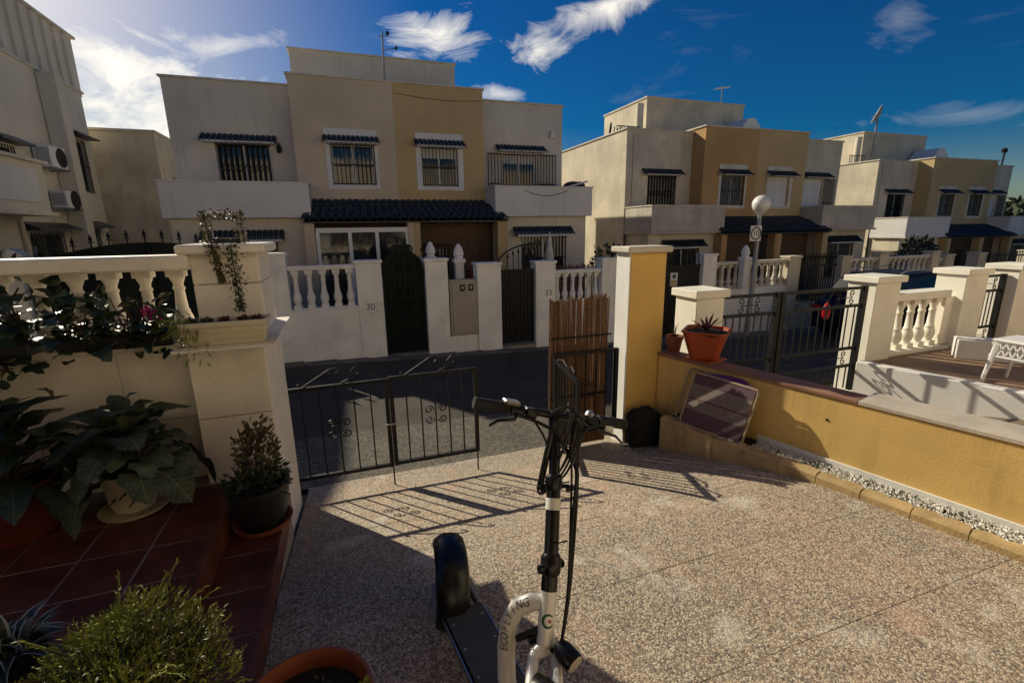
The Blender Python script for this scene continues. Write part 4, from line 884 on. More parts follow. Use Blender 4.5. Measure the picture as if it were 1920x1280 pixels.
mb = MB()
for (a, b) in ((.25, .99), (.45, 1.03), (.62, 1.03), (.80, 1.0)): pass
mb.extr([bedp(.15, .99, .04), bedp(.3, 1.04, .02), bedp(.5, 1.07, .01), bedp(.72, 1.07, .01), bedp(.9, 1.0, .04), bedp(.8, .9, .05), bedp(.2, .93, .05)], nrm*.015); mb.build('headrest_cushion', m_bedp, sbn, bevel=.005)
mb = MB().extr([bedp(.25, .0, .085), bedp(.85, .0, .085), wp(-.95, .30, .07), wp(-.60, .30, .06)], nrm*.01); mb.build('foot_fabric', m_bedp, sbn)
tp = thing('planter_pot', 'square terracotta plastic planter with spiky agave on the wall coping', 'planter', wp(-.40, -.16, .60))
def sqpot(mb, c, r0, r1, h, rim, t_):
    c = Vector(c); vs = []; ru = (u*.9+nrm*.43); rn = (nrm*.9-u*.43)
    prof_ = [(r0, 0), (r1, h-.02), (r1+rim, h-.02), (r1+rim, h), (r1-t_, h), (r1-t_-.02, h*.75)]
    for r, z in prof_:
        for i in range(8):
            ca, sa = ((1, .72), (.72, 1), (-.72, 1), (-1, .72), (-1, -.72), (-.72, -1), (.72, -1), (1, -.72))[i]; k = r*.92
            vs.append(c+ru*k*ca+rn*k*sa+Vector((0, 0, z)))
    n = 8; mb.add(vs, [(i*n+j, i*n+(j+1) % n, (i+1)*n+(j+1) % n, (i+1)*n+j) for i in range(5) for j in range(n)]+[tuple(range(8))[::-1]])
    return mb
pc = wp(-.42, -.14, .615); sqpot(MB(), pc, .135, .215, .28, .012, .012).build('pot', m_plred, tp, bevel=.004); wbox(MB(), -.57, -.28, -.28, 0, .60, .615).build('saucer', m_plred, tp)
MB().extr([pc+u*a*.17+nrm*b*.17+Vector((0, 0, .25)) for a, b in ((-1, -1), (1, -1), (1, 1), (-1, 1))], (0, 0, .005)).build('soil', m_soil, tp)
mb = MB()
for i in range(13): a = i*2.4; el = random.uniform(.5, 1.2); leaf(mb, pc+Vector((0, 0, .255)), (math.cos(a)*math.cos(el), math.sin(a)*math.cos(el), math.sin(el)), (0, 0, 1), random.uniform(.16, .22), .03, .05, 3)
mb.build('agave_leaves', mat('reddish_agave', (.13, .035, .03), .5, .3, 9), tp)
t = thing('plant_pot', 'small terracotta pot half hidden behind the yellow pillar on the wall', 'plant pot', wp(-.03, -.2, .60)); c = wp(-.05, -.16, .60)
MB().lathe(c, [(.06, 0), (.082, .13), (.09, .13), (.09, .165), (.075, .165), (.07, .14)], 16, cap=False).build('pot', m_terra, t, True); MB().lathe(c, [(.075, 0), (.075, .145)], 14).build('soil', m_soil, t) if 0 else MB().lathe(c+Vector((0, 0, .14)), [(.07, 0), (.002, .004)], 14).build('soil', m_soil, t)
mb = MB()
for i in range(7): leaf(mb, c+Vector((0, 0, .14)), Vector((random.uniform(-.3, .3), random.uniform(-.3, .3), 1)), rv(), random.uniform(.1, .22), .015, .1, 3)
mb.build('leaves', m_leafd, t)

# ------------------------------------------------------------------ neighbour front on the right
nw = thing('neighbour_front_wall', 'cream and white front piers with balusters of the right neighbour', 'wall', (5.5, 4.1, -.5))
pillar(nw, 3.47, 3.84, 4.0, 4.34, -.8, 1.20, m_npier, name='pier', over=.04, ch=.085); pillar(nw, 6.21, 6.66, 4.0, 4.36, -.9, 1.22, m_npier, name='pier', over=.045, ch=.08)
pillar(nw, 7.98, 8.46, 4.0, 4.36, -.6, 1.24, m_npier, name='pier', over=.04, ch=.08); pillar(nw, 9.18, 9.7, 4.0, 4.36, -.6, 1.26, m_npier, name='pier', over=.04, ch=.08)
MB().box(6.66, 7.98, 4.05, 4.3, -.8, .17).build('wall_panel', m_npier, nw); MB().box(7.80, 7.98, 4.10, 4.26, .19, .869).build('end_block', m_npier, nw); balustrade(nw, 6.66, 7.80, 4.17, .19, .97, 5, m_npier, .075, .10, .26)
def ngate(lb, p0, p1, zb, zt, nb):
    t = thing('driveway_gate', lb, 'gate', ((p0[0]+p1[0])/2, p0[1], zb)); a, b = Vector((*p0, 0)), Vector((*p1, 0)); d = (b-a).normalized(); z_ = lambda z: Vector((0, 0, z)); H_ = zt-zb
    for f in (1., .82, .37, .18): MB().beam(a+z_(zb+H_*f), b+z_(zb+H_*f), .03, .035).build('rail', m_black, t)
    for p in (a, b): MB().beam(p+z_(zb-.12), p+z_(zt+.02), .06, .06, d).build('stile', m_black, t)
    n = nb
    for i in range(n): 
        q = a+d*((b-a).length*(i+1)/(n+1)); MB().beam(q+z_(zb+H_*.37), q+z_(zb+H_*.82), .012, .012, d).build('bar', m_black, t); MB().beam(q+z_(zb-.08), q+z_(zb+H_*.18), .012, .012, d).build('bar', m_black, t)
    k = 2 if (b-a).length > 1 else 1
    for j in range(k):
        for f in (.91, .275): 
            c = a+(b-a)*((j+.5)/k)+z_(zb+H_*f)+Vector((0, -.012, 0))
            for s_ in (-1, 1):
                for v_ in (-1, 1): MB().tube(spiral(c+d*s_*.12+z_(v_*.05), .045, math.pi/2*(-v_), -s_*v_*1.2, 12, d, (0, 0, 1)), .007, 4).build('scroll', m_black, t)
            MB().beam(c-d*.1, c+d*.1, .008).build('scroll_bar', m_black, t)
    return t
ngate('narrower left leaf of the black driveway gate beside the neighbour white pier', (3.87, 4.10), (4.68, 4.08), -.13, 1.09, 7); t = ngate('wider right leaf of the black driveway gate with scrolls next to the cream pier', (4.75, 4.07), (6.10, 4.07), -.13, 1.09, 10); ngate('narrow black gate at the far right between the two outer neighbour piers', (8.5, 4.15), (9.13, 4.15), -.1, 1.1, 6)
t = thing('red_lantern', 'small red plastic lantern hanging behind the driveway gate', 'lantern', (5.65, 4.25, .7)); MB().lathe((5.66, 4.2, .70), [(.02, 0), (.045, .04), (.05, .13), (.02, .19), (.005, .22)], 10).build('shade', m_red, t); MB().tube([(5.66, 4.2, .92), (5.66, 4.13, 1.06)], .006, 5).build('hook', m_black, t)
A = Vector((6.02, 3.98, 0)); dv = Vector((math.cos(R_(-76)), math.sin(R_(-76)), 0)); dn = Vector((-dv.y, dv.x, 0))
tt = thing('neighbour_terrace', 'white walled raised terrace with brown floor in the right neighbour front yard', 'terrace', A+dv*2)
MB().extr([A+Vector((0, 0, -.8)), A+dv*6+Vector((0, 0, -.8)), A+dv*6+dn*.14+Vector((0, 0, -.8)), A+dn*.14+Vector((0, 0, -.8))], (0, 0, .96)).build('retaining_wall', m_white, tt, bevel=.008)
MB().extr([A+dn*.145+Vector((0, 0, -.8)), A+dv*6+dn*.145+Vector((0, 0, -.8)), A+dv*6+dn*6+Vector((0, 0, -.8)), A+dn*6+Vector((0, 0, -.8))], (0, 0, .93)).build('floor', m_decking, tt)
B = Vector((7.42, 3.68, .13)); bd = Vector((math.cos(R_(-52)), math.sin(R_(-52)), 0)); bn = Vector((-bd.y, bd.x, 0))
MB().extr([B, B+bd*3.5, B+bd*3.5+bn*.3, B+bn*.3], (0, 0, .26)).build('bench_wall', m_balc, tt, bevel=.01)
t = thing('side_table', 'low white plastic lattice table on the neighbour brown terrace', 'table', (6.8, 2.74, .13))
Tx, Ty, Tz = 6.78, 2.74, .132
for (x, y) in ((-.2, -.2), (.2, -.2), (.2, .2), (-.2, .2)): MB().tube([(Tx+x*1.15, Ty+y*1.15, Tz), (Tx+x*.9, Ty+y*.9, Tz+.47)], [.016, .03], 6).build('leg', m_plastic, t)
MB().box(Tx-.22, Tx+.22, Ty-.22, Ty+.22, Tz+.47, Tz+.50).build('tabletop', m_plastic, t, bevel=.01)
mb = MB()
for i in range(7):
    for s_ in (1, -1): o_ = -.2+.06*i; a_, b_ = (Tz+.32, Tz+.46) if s_ > 0 else (Tz+.46, Tz+.32); mb.beam((Tx+o_, Ty-.2, a_), (Tx+o_+.06, Ty-.2, b_), .012); mb.beam((Tx-.2, Ty+o_, a_), (Tx-.2, Ty+o_+.06, b_), .012)
mb.box(Tx-.21, Tx+.23, Ty-.21, Ty-.19, Tz+.30, Tz+.32).box(Tx-.21, Tx-.19, Ty-.18, Ty+.23, Tz+.30, Tz+.32); mb.build('lattice_apron', m_plastic, t)
def smooth(pts, n=7):
    P = [pts[0]]+list(pts)+[pts[-1]]; out_ = []
    for i in range(1, len(P)-2):
        for k in range(n):
            t_ = k/n; a, b, c, d = P[i-1], P[i], P[i+1], P[i+2]; out_.append(.5*((2*b)+(c-a)*t_+(2*a-5*b+4*c-d)*t_*t_+(3*b-a-3*c+d)*t_**3))
    return out_+[P[-2]]
# ------------------------------------------------------------------ plants on terrace and column
def pot(t, c, prof, m, soil_r, soil_z, n=24):
    MB().lathe(c, prof, n, cap=False).build('pot', m, t, True); MB().lathe((c[0], c[1], c[2]+soil_z), [(soil_r, 0), (soil_r*.5, .012), (.004, .018)], n).build('soil', m_soil, t)
def bigleaf_mesh(ln, w, m, droop=.5):
    mb = MB(); n = 7; k = 5; vs = []
    for i in range(n+1):
        f = i/n; ww = w*(math.sin(math.pi*min(1, f*.88+.09))**.6)*(1-.10*f) if i < n else .004
        x = ln*f; z = .18*ln*math.sin(f*1.9)-droop*ln*f*f
        for j in range(k):
            g = (j/(k-1)-.5)*2; vs.append((x, g*ww/2*(1+.14*math.sin(i*2.3+j)), z+.13*ww*abs(g)+.09*ww*math.sin(i*2.4+g*3)*abs(g)))
    mb.add(vs, [(i*k+j, i*k+j+1, (i+1)*k+j+1, (i+1)*k+j) for i in range(n) for j in range(k-1)]); return mb.mesh('leaf', m, smooth=True)
def leafy_plant(t, c, n, lm, spread, hgt, el0=.1, el1=1.1, sc=(.7, 1.15), zr=(.0, .3), stem=True):
    c = Vector(c); sm = MB()
    for i in range(n):
        a = i*2.399+random.uniform(-.3, .3); f = (i+.5)/n; el = el1+(el0-el1)*f; h = zr[0]+(zr[1]-zr[0])*(1-f)*random.uniform(.8, 1.1)
        base = c+Vector((math.cos(a)*spread*f, math.sin(a)*spread*f, hgt*0+h)); s_ = random.uniform(*sc)
        inst('leaf', lm, t, base, (random.uniform(-.35, .35), -el, a), (s_, s_, s_))
        sm.tube([c+Vector((0, 0, -.02)), c.lerp(base, .5)+Vector((0, 0, .02)), base], .006, 5)
    if stem: sm.build('stems', m_stem, t)
t = thing('potted_plant', 'large grey green broad leaved plant in white painted pot on a saucer', 'potted plant', (-1.28, 3.05, .30))
MB().lathe((-1.28, 3.05, .301), [(.11, 0), (.165, .012), (.175, .03), (.165, .03), (.11, .015)], 24).build('saucer', m_cream_p, t, True)
pot(t, (-1.28, 3.05, .318), [(.095, 0), (.115, .06), (.128, .2), (.135, .21), (.135, .24), (.122, .24), (.118, .2)], m_cream_p, .119, .21)
mb = MB()
for a, z in ((-2.0, .10), (-1.55, .13), (-1.25, .08), (-1.0, .16)):
    r = .124; c = Vector((-1.28+r*math.cos(a), 3.05+r*math.sin(a), .318+z)); tx = Vector((-math.sin(a), math.cos(a), 0)); nn = Vector((math.cos(a), math.sin(a), 0))*.003
    MB().tube([c+nn-tx*.02+Vector((0, 0, -.02)), c+nn+Vector((0, 0, .005)), c+nn+tx*.018+Vector((0, 0, .025))], .0035, 4).build('painted_sprig', m_print, t); MB().extr([c+nn+tx*.004, c+nn+tx*.018+Vector((0, 0, .008)), c+nn+tx*.008+Vector((0, 0, .02))], nn*.3).build('painted_sprig', m_print, t)
lm = bigleaf_mesh(.25, .22, m_leafgv, .65)
leafy_plant(t, (-1.25, 3.04, .54), 30, lm, .21, 0, -.55, 1.1, (.6, 1.1), (.02, .30)); leafy_plant(t, (-1.25, 3.04, .56), 22, bigleaf_mesh(.17, .15, mat('pale_grey_green_leaf', (.12, .145, .09), .6, .3, 12, spec=.3), .5), .18, 0, -.3, 1.2, (.6, 1.1), (.05, .33), False)
t = thing('potted_plant', 'dark leafy plant in a dark red tub at the far left of the terrace', 'potted plant', (-1.78, 3.0, .30))
pot(t, (-1.78, 3.0, .301), [(.15, 0), (.19, .2), (.205, .27), (.215, .27), (.215, .31), (.195, .31), (.19, .26)], m_tub, .19, .27)
lm2 = bigleaf_mesh(.26, .15, m_leafdv, .6); leafy_plant(t, (-1.78, 3.0, .60), 40, lm2, .24, 0, -.4, 1.2, (.7, 1.2), (.0, .32))
# column planter
t = thing('trough_planter', 'cream plastic trough with succulents on the column ledge', 'planter', (-.69, 3.12, 1.227))
mb = MB(); a0, a1, b0, b1 = -.905, -.475, 3.03, 3.22; vs = []
for (e, z) in ((-.012, 0), (.0, .10), (.008, .105), (.008, .135), (-.008, .135), (-.012, .10)): vs += [(a0-e, b0-e, 1.235+z), (a1+e, b0-e, 1.235+z), (a1+e, b1+e, 1.235+z), (a0-e, b1+e, 1.235+z)]
mb.add(vs, [(i*4+j, i*4+(j+1) % 4, (i+1)*4+(j+1) % 4, (i+1)*4+j) for i in range(5) for j in range(4)]); mb.build('trough', m_cream_p, t, bevel=.006)
for z in (1.265, 1.30): MB().box(a0-.002, a1+.002, b0-.0065, b0-.001, z, z+.006).build('rib', m_cream_p, t)
MB().box(-.94, -.43, 3.01, 3.24, 1.227, 1.235).build('saucer_tray', m_cream_p, t); MB().box(a0+.015, a1-.015, b0+.015, b1-.015, 1.33, 1.345).build('soil', m_soil, t)
for x, m in ((-.79, m_leafg), (-.70, m_leafr), (-.60, m_leafr), (-.53, m_leafr), (-.86, m_leafm)):
    mb = MB()
    for i in range(34): a = i*2.4; el = .15+1.2*i/34; leaf(mb, (x+random.uniform(-.02, .02), 3.12+random.uniform(-.03, .03), 1.35), (math.cos(a)*math.cos(el), math.sin(a)*math.cos(el), math.sin(el)), (0, 0, 1), random.uniform(.03, .055), .02, -.1, 3)
    mb.build('succulent', m, t)
mb = MB()
for i in range(190):
    p = Vector((-.90+random.gauss(0, .035), 3.10+random.gauss(0, .05), 1.40-abs(random.gauss(0, .07)))); leaf(mb, p, Vector((random.uniform(-.6, .2), random.uniform(-.8, .2), random.uniform(-1.2, .2))), rv(), random.uniform(.04, .09), .008, .4, 2)
for i in range(60): p = Vector((-.84+random.gauss(0, .05), 3.02+random.gauss(0, .02), 1.36-abs(random.gauss(0, .09)))); leaf(mb, p, Vector((random.uniform(-.4, .4), -.3, -1)), rv(), .05, .01, .4, 2)
mb.build('trailing_leaves', m_leafy, t)
# hanging planter on the column top
t = thing('hanging_planter', 'wire framed planter with two trailing strings of leaves on top of the column', 'planter', (-.70, 3.55, 1.80))
mb = MB().tube([(-.80, 3.46, 1.80), (-.80, 3.46, 1.985), (-.61, 3.46, 1.985), (-.61, 3.46, 1.80)], .006, 6).tube([(-.81, 3.46, 1.94), (-.60, 3.46, 1.94)], .005, 5)
mb.tube([(-.80, 3.62, 1.80), (-.80, 3.62, 1.985), (-.61, 3.62, 1.985), (-.61, 3.62, 1.80)], .006, 6).tube([(-.80, 3.46, 1.985), (-.80, 3.62, 1.985)], .005, 5); mb.build('frame', m_alu, t)
MB().box(-.79, -.62, 3.47, 3.61, 1.798, 1.83).build('tray', m_plblk, t)
for nm_, x, zb, w_ in (('left', -.755, 1.57, .02), ('right', -.655, 1.38, .032)):
    mb = MB()
    for i in range(420):
        f = random.random()**.8; z = 1.83-(1.83-zb)*f; ww = w_*(1.1-f*.75); p = Vector((x+.03*(f)*(1 if nm_ == 'left' else .4)+random.gauss(0, ww), 3.335+random.gauss(0, .012), z)); leaf(mb, p, rv()+Vector((0, 0, -.5)), rv(), random.uniform(.014, .026), .012, .2, 2)
    mb.tube([(x, 3.4, 1.83), (x, 3.34, 1.78), (x+.01, 3.335, zb)], .004, 4); mb.build('trailing_stems', m_leafb if nm_ == 'left' else m_leafd, t)
mb = MB(); 
for i in range(360): 
    e = random.choice((0, 1, 2)); p = Vector((random.uniform(-.82, -.59), 3.47+random.gauss(0, .03), 1.97+random.gauss(0, .014))) if e == 0 else Vector((random.choice((-.80, -.61))+random.gauss(0, .016), 3.46+random.gauss(0, .03), random.uniform(1.8, 1.99))); leaf(mb, p, rv(), rv(), random.uniform(.016, .03), .014, .2, 2)
mb.build('foliage', m_leafb, t)
# planter with geraniums along the balustrade
def box_planter(lb, x0, x1, lst, seed, flowers=0, hang=1.):
    t = thing('balcony_planter', lb, 'planter', ((x0+x1)/2, 3.28, 1.22)); MB().box(x0, x1, 3.20, 3.325, 1.222, 1.30).build('trough', m_plblk, t, bevel=.01); MB().box(x0+.01, x1-.01, 3.21, 3.315, 1.30, 1.308).build('soil', m_soil, t)
    for lm_, n, sc in lst:
        for i in range(n):
            p = Vector((random.uniform(x0-.03, x1+.03), random.uniform(3.12, 3.36), 1.31+random.uniform(-.10*hang, .22)*random.random()**.5)); inst('leaf', lm_, t, p, (random.uniform(-.6, .6), random.uniform(-.9, .5), random.uniform(0, 6.28)), (s_ := random.uniform(*sc), s_, s_))
    mb = MB()
    for i in range(26): x = random.uniform(x0, x1); mb.tube([(x, 3.25, 1.30), (x+random.uniform(-.06, .06), 3.22+random.uniform(-.08, .08), 1.42+random.uniform(-.05, .1))], .004, 4)
    mb.build('stems', m_stem, t)
    if flowers:
        for i in range(flowers): mb = MB(); foliage(mb, (x1-.09+.03*i, 3.2, 1.42-.02*i), (.022, .02, .02), 24, .025, .02); mb.build('blossom', m_flower, t)
    return t
lsm = bigleaf_mesh(.085, .075, m_leafd, .5); lsm2 = bigleaf_mesh(.09, .06, m_leafm, .5); lbr = bigleaf_mesh(.07, .06, m_leafr, .4)
box_planter('dark geranium planter with magenta blossom in front of the cream balusters', -1.55, -1.0, [(lsm, 78, (.7, 1.2)), (lsm2, 26, (.7, 1.2)), (lbr, 14, (.6, 1.))], 1, 2, 1.5)
t = thing('climbing_plant', 'dark climbing plant rising between the left cream balusters', 'climbing plant', (-1.6, 3.4, 1.22))
for i in range(52):
    p = Vector((random.choice((-1.42, -1.59, -1.76, -1.85))+random.gauss(0, .035), random.uniform(3.3, 3.5), random.uniform(1.24, 1.60))); inst('leaf', random.choice((lsm, lsm, lsm2)), t, p, (random.uniform(-.6, .6), random.uniform(-.9, .5), random.uniform(0, 6.28)), (s_ := random.uniform(.7, 1.3), s_, s_))
mb = MB()
for x in (-1.39, -1.57, -1.76): mb.tube(smooth([Vector((x-.06, 3.4, 1.222)), Vector((x, 3.38, 1.35)), Vector((x-.03, 3.4, 1.48)), Vector((x+.02, 3.4, 1.58))]), .005, 5)
mb.build('stems', m_stem, t)
box_planter('dark ivy planter hanging over the wall at the far left edge', -2.2, -1.66, [(lsm, 110, (.8, 1.4)), (lsm2, 30, (.7, 1.3))], 2, 0, 3.2)
# pot on lower step at the column
t = thing('potted_plant', 'black pot with small bronze leaved shrub at the foot of the column', 'potted plant', (-.62, 2.86, .15))
MB().lathe((-.60, 2.85, .151), [(.12, 0), (.15, .015), (.165, .05), (.155, .05), (.12, .02)], 22).build('terracotta_dish', m_terra, t, True)
pot(t, (-.60, 2.85, .168), [(.11, 0), (.15, .12), (.165, .24), (.172, .24), (.172, .27), (.15, .27), (.145, .2)], m_plblk, .146, .22)
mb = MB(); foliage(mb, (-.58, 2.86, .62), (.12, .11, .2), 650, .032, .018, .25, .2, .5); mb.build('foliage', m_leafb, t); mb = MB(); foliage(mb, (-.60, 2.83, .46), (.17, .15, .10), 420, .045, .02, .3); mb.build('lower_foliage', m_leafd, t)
mb = MB()
for i in range(9): mb.tube([(-.6, 2.85, .38), (-.6+random.uniform(-.05, .07), 2.85+random.uniform(-.05, .05), .6), (-.6+random.uniform(-.09, .12), 2.85+random.uniform(-.08, .08), .76)], .005, 4)
mb.build('stems', m_stem, t)
# bottom terracotta pot
t = thing('plant_pot', 'wide terracotta pot filled with dark soil at the bottom edge', 'plant pot', (-.25, 1.37, 0))
pot(t, (-.25, 1.37, .001), [(.14, 0), (.17, .12), (.195, .32), (.21, .325), (.214, .35), (.21, .378), (.198, .38), (.192, .35), (.185, .28)], m_terra, .188, .31, 48)
mb = MB(); foliage(mb, (-.07, 1.33, .37), (.03, .04, .03), 60, .03, .014); mb.build('seedling', m_leafy, t); mb = MB()
for i in range(90): leaf(mb, (-.25+random.gauss(0, .07), 1.37+random.gauss(0, .07), .335), rv()+Vector((0, 0, .2)), rv(), .03, .01, .3, 2)
mb.build('dry_leaves', m_leafb, t)
# conifer bush, bottom left
t = thing('potted_plant', 'bushy yellow green needle plant in a low pot at bottom left', 'potted plant', (-.74, 1.50, .30))
pot(t, (-.72, 1.50, .301), [(.12, 0), (.15, .1), (.165, .19), (.172, .19), (.172, .22), (.155, .22), (.15, .18)], mat('brown_glazed_pot', (.20, .10, .05), .2, .35, 20), .152, .19)
def needle_bush(t, name, c, rad, n, m, ln):
    mb = MB(); c = Vector(c)
    for _ in range(n):
        v = rv().normalized(); v.z = abs(v.z)*.9-.25; f = .35+.65*random.random()**.5; k = 1+.3*noise.noise(v*2.5)
        p = c+Vector((v.x*rad[0], v.y*rad[1], v.z*rad[2]))*f*k; d = (v+Vector((0, 0, .55))+rv()*.6).normalized()
        for q in range(4): leaf(mb, p+d*ln*.3*q, d+rv()*.75, rv(), ln*random.uniform(.5, .9), ln*.17, .2, 2)
    mb.build(name, m, t)
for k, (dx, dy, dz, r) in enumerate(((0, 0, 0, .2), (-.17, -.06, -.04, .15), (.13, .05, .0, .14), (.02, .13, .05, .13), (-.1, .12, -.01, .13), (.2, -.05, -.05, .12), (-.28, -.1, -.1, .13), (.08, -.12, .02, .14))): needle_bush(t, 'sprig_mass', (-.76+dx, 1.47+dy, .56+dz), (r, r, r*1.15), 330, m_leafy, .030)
mb = MB()
for i in range(46):
    a = random.uniform(0, 6.28); q = Vector((-.75+.17*math.cos(a), 1.47+.17*math.sin(a), .60+random.uniform(-.06, .1))); d_ = Vector((math.cos(a), math.sin(a), random.uniform(.1, 1.0))).normalized(); L0 = random.uniform(.07, .15)
    mb.tube([q, q+d_*L0], .0015, 3)
    for k in range(12): leaf(mb, q+d_*L0*k/12, d_+rv()*.8, rv(), .022, .004, .2, 2)
mb.build('stray_sprigs', m_leafy, t, kind='stuff')
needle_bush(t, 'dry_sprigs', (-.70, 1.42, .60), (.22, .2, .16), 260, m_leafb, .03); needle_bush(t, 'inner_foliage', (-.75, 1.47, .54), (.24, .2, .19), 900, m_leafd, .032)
mb = MB()
for i in range(14): a = i*2.4; mb.tube([(-.72, 1.5, .48), (-.74+.1*math.cos(a), 1.48+.1*math.sin(a), .6), (-.75+.2*math.cos(a), 1.47+.19*math.sin(a), .66)], .004, 4)
mb.build('stems', m_stem, t)
# striped plant, left edge
t = thing('potted_plant', 'dark silver edged bladed plant in a black pot at left bottom edge', 'potted plant', (-1.22, 1.82, .30))
pot(t, (-1.22, 1.80, .301), [(.1, 0), (.12, .12), (.13, .16), (.118, .16), (.112, .13)], m_plblk, .113, .13)
def blade(ln, w, m, edge=0):
    mb = MB(); n = 7; vs = []
    for i in range(n+1):
        f = i/n; ww = w*(1-f**2.2)+.001; x = ln*f; z = ln*(.25*math.sin(f*2.2)-.35*f*f)
        if edge: vs += [(x, -ww/2, z+.002), (x, -ww*.33, z+.001), (x, ww*.33, z+.001), (x, ww/2, z+.002)]
        else: vs += [(x, -ww*.34, z), (x, ww*.34, z)]
    k = 4 if edge else 2
    for i in range(n): mb.add([], []) ; mb.f += [(i*k+j, i*k+j+1, (i+1)*k+j+1, (i+1)*k+j) for j in ((0, 2) if edge else (0,))]
    mb.v = [tuple(v) for v in vs]; return mb
bl = blade(.12, .045, m_leafd).mesh('leaf', m_leafd, smooth=True); be = blade(.12, .045, m_stripe, 1).mesh('leaf_edge', m_stripe, smooth=True)
for i in range(46):
    a = i*2.399; el = random.uniform(.1, 1.15); r = random.uniform(0, .08); p = (-1.2+r*math.cos(a), 1.8+r*math.sin(a), .45+random.uniform(0, .09)); s_ = random.uniform(.7, 1.15); lf = inst('leaf', bl, t, p, (random.uniform(-.3, .3), -el, a), (s_, s_, s_))
    e = bpy.data.objects.new('leaf_edge', be); COL.objects.link(e); e.parent = lf

# ------------------------------------------------------------------ electric scooter
sc = thing('electric_scooter', 'white and black folding electric scooter parked on the patio with its handlebar turned', 'scooter', (.4, 1.5, 0))
FA, RA = Vector((.475, 1.09, .19)), Vector((.335, 1.99, .165)); axd = (RA-FA); axd.z = 0; axd.normalize(); axn = Vector((axd.y, -axd.x, 0)); axn = (axn+Vector((0, 0, -.10))).normalized()
axn0 = axn.copy(); axd0 = axd.copy()
def turn(deg):
    global axd, axn
    axd = Matrix.Rotation(R_(deg), 3, 'Z') @ axd0; axn = Matrix.Rotation(R_(deg), 3, 'Z') @ axn0
def wheel(nm_, c, r, w, m_rim):
    t_ = MB().lathe(c-axn*w/2, [(r*.72, 0), (r*.9, .0), (r*.985, w*.22), (r, w*.5), (r*.985, w*.78), (r*.9, w), (r*.72, w)], 40, axn, cap=False).build(nm_, m_rub, sc, True)
    MB().lathe(c-axn*w*.45, [(r*.72, 0), (r*.66, .01), (r*.3, .02), (r*.25, w*.45), (r*.3, w*.88), (r*.66, w*.89), (r*.72, w*.9)], 30, axn, cap=True).build('rim', m_rim, t_, True)
wheel('front_wheel', FA, .19, .075, m_sb); turn(-13); wheel('rear_wheel', RA, .160, .085, m_sb); turn(0)
def guard(nm_, c, r, w, a0, a1, m, th=.004):
    mb = MB(); n = 22; k = 8; vs = []; upv = axn.cross(axd); upv = upv if upv.z > 0 else -upv
    for i in range(n+1):
        a = a0+(a1-a0)*i/n
        rad = axd*math.cos(a)+upv*math.sin(a)
        for j in range(k): 
            b = math.pi*(j/(k-1)); vs.append(c+rad*(r-.035+.045*math.sin(b))+axn*(-math.cos(b)*w/2))
    mb.add(vs, [(i*k+j, i*k+j+1, (i+1)*k+j+1, (i+1)*k+j) for i in range(n) for j in range(k-1)]); o_ = mb.build(nm_, m, sc, True)
    so_ = o_.modifiers.new('thickness', 'SOLIDIFY'); so_.thickness = th; return o_
turn(-13); guard('rear_mudguard', RA, .225, .150, R_(74), R_(202), m_sb); turn(0); guard('front_mudguard', FA, .218, .10, R_(60), R_(175), m_sb)
# deck
df, dr_ = Vector((.435, 1.24, .165)), Vector((.362, 1.79, .165)); wv_ = axn.copy(); wv_.z = 0; wv_.normalize()
MB().extr([df-wv_*.085, df+wv_*.085, dr_+wv_*.085, dr_-wv_*.085], (0, 0, .012)).build('deck_grip', m_deck, sc, bevel=.003)
MB().extr([df-wv_*.093+Vector((0, 0, -.05)), df+wv_*.093+Vector((0, 0, -.05)), dr_+wv_*.093+Vector((0, 0, -.05)), dr_-wv_*.093+Vector((0, 0, -.05))], (0, 0, .0495)).build('deck_tray', m_sb, sc, bevel=.008)
for s_ in (-1, 1): MB().beam(df+wv_*.0955*s_+Vector((0, 0, -.006)), dr_+wv_*.0955*s_+Vector((0, 0, -.006)), .005, .016).build('deck_edge', m_alu, sc); MB().beam(dr_+wv_*.085*s_+Vector((0, 0, -.01)), RA+wv_*.075*s_, .018, .05).build('rear_stay', mat('grey_scooter_paint', (.22, .22, .22), .4, .05), sc, bevel=.004)
# head tube, neck, stem
hb, ht = Vector((.552, 1.275, .43)), Vector((.592, 1.335, .575)); sd = (ht-hb).normalized(); st = Vector((.732, 1.585, 1.13))
MB().tube([hb-sd*.01, ht], .031, 20).build('head_tube', m_sw, sc, True)
MB().tube([hb.lerp(ht, .75), Vector((.535, 1.352, .528)), Vector((.487, 1.375, .50)), Vector((.455, 1.385, .44)), Vector((.437, 1.375, .34)), Vector((.425, 1.34, .24)), Vector((.425, 1.29, .150))], [.027, .029, .030, .030, .030, .030, .030], 16, sq=(.85, 1.15)).build('neck_tube', m_sw, sc, True)
MB().tube([ht, ht+sd*.10], .030, 18).lathe(ht+sd*.05, [(.030, 0), (.038, .012), (.039, .06), (.030, .075)], 18, sd).build('folding_joint', m_sb, sc, True)
MB().tube([ht+sd*.08-axn*.05, ht+sd*.08+axn*.052], .016, 10).build('folding_latch', m_sb, sc, True)
s0 = ht+sd*.10; MB().tube([s0, s0.lerp(st, .5)], .027, 16).build('lower_stem', m_sb, sc, True); MB().tube([s0.lerp(st, .5), st], .021, 16).lathe(s0.lerp(st, .47), [(.026, 0), (.033, .01), (.033, .05), (.024, .06)], 16, (st-s0)).build('upper_stem', m_sb, sc, True)
MB().tube([s0.lerp(st, .34), s0.lerp(st, .42)], .0285, 16).build('stem_band', m_sw, sc, True)
q = s0.lerp(st, .50); MB().tube([q, q+axn*.06+Vector((0, -.02, .0))], .008, 8).obox(q+axn*.065+Vector((0, -.02, -.01)), (.016, 0, 0), (0, .006, 0), (0, 0, .010)).build('clamp_lever', m_sb, sc, True)
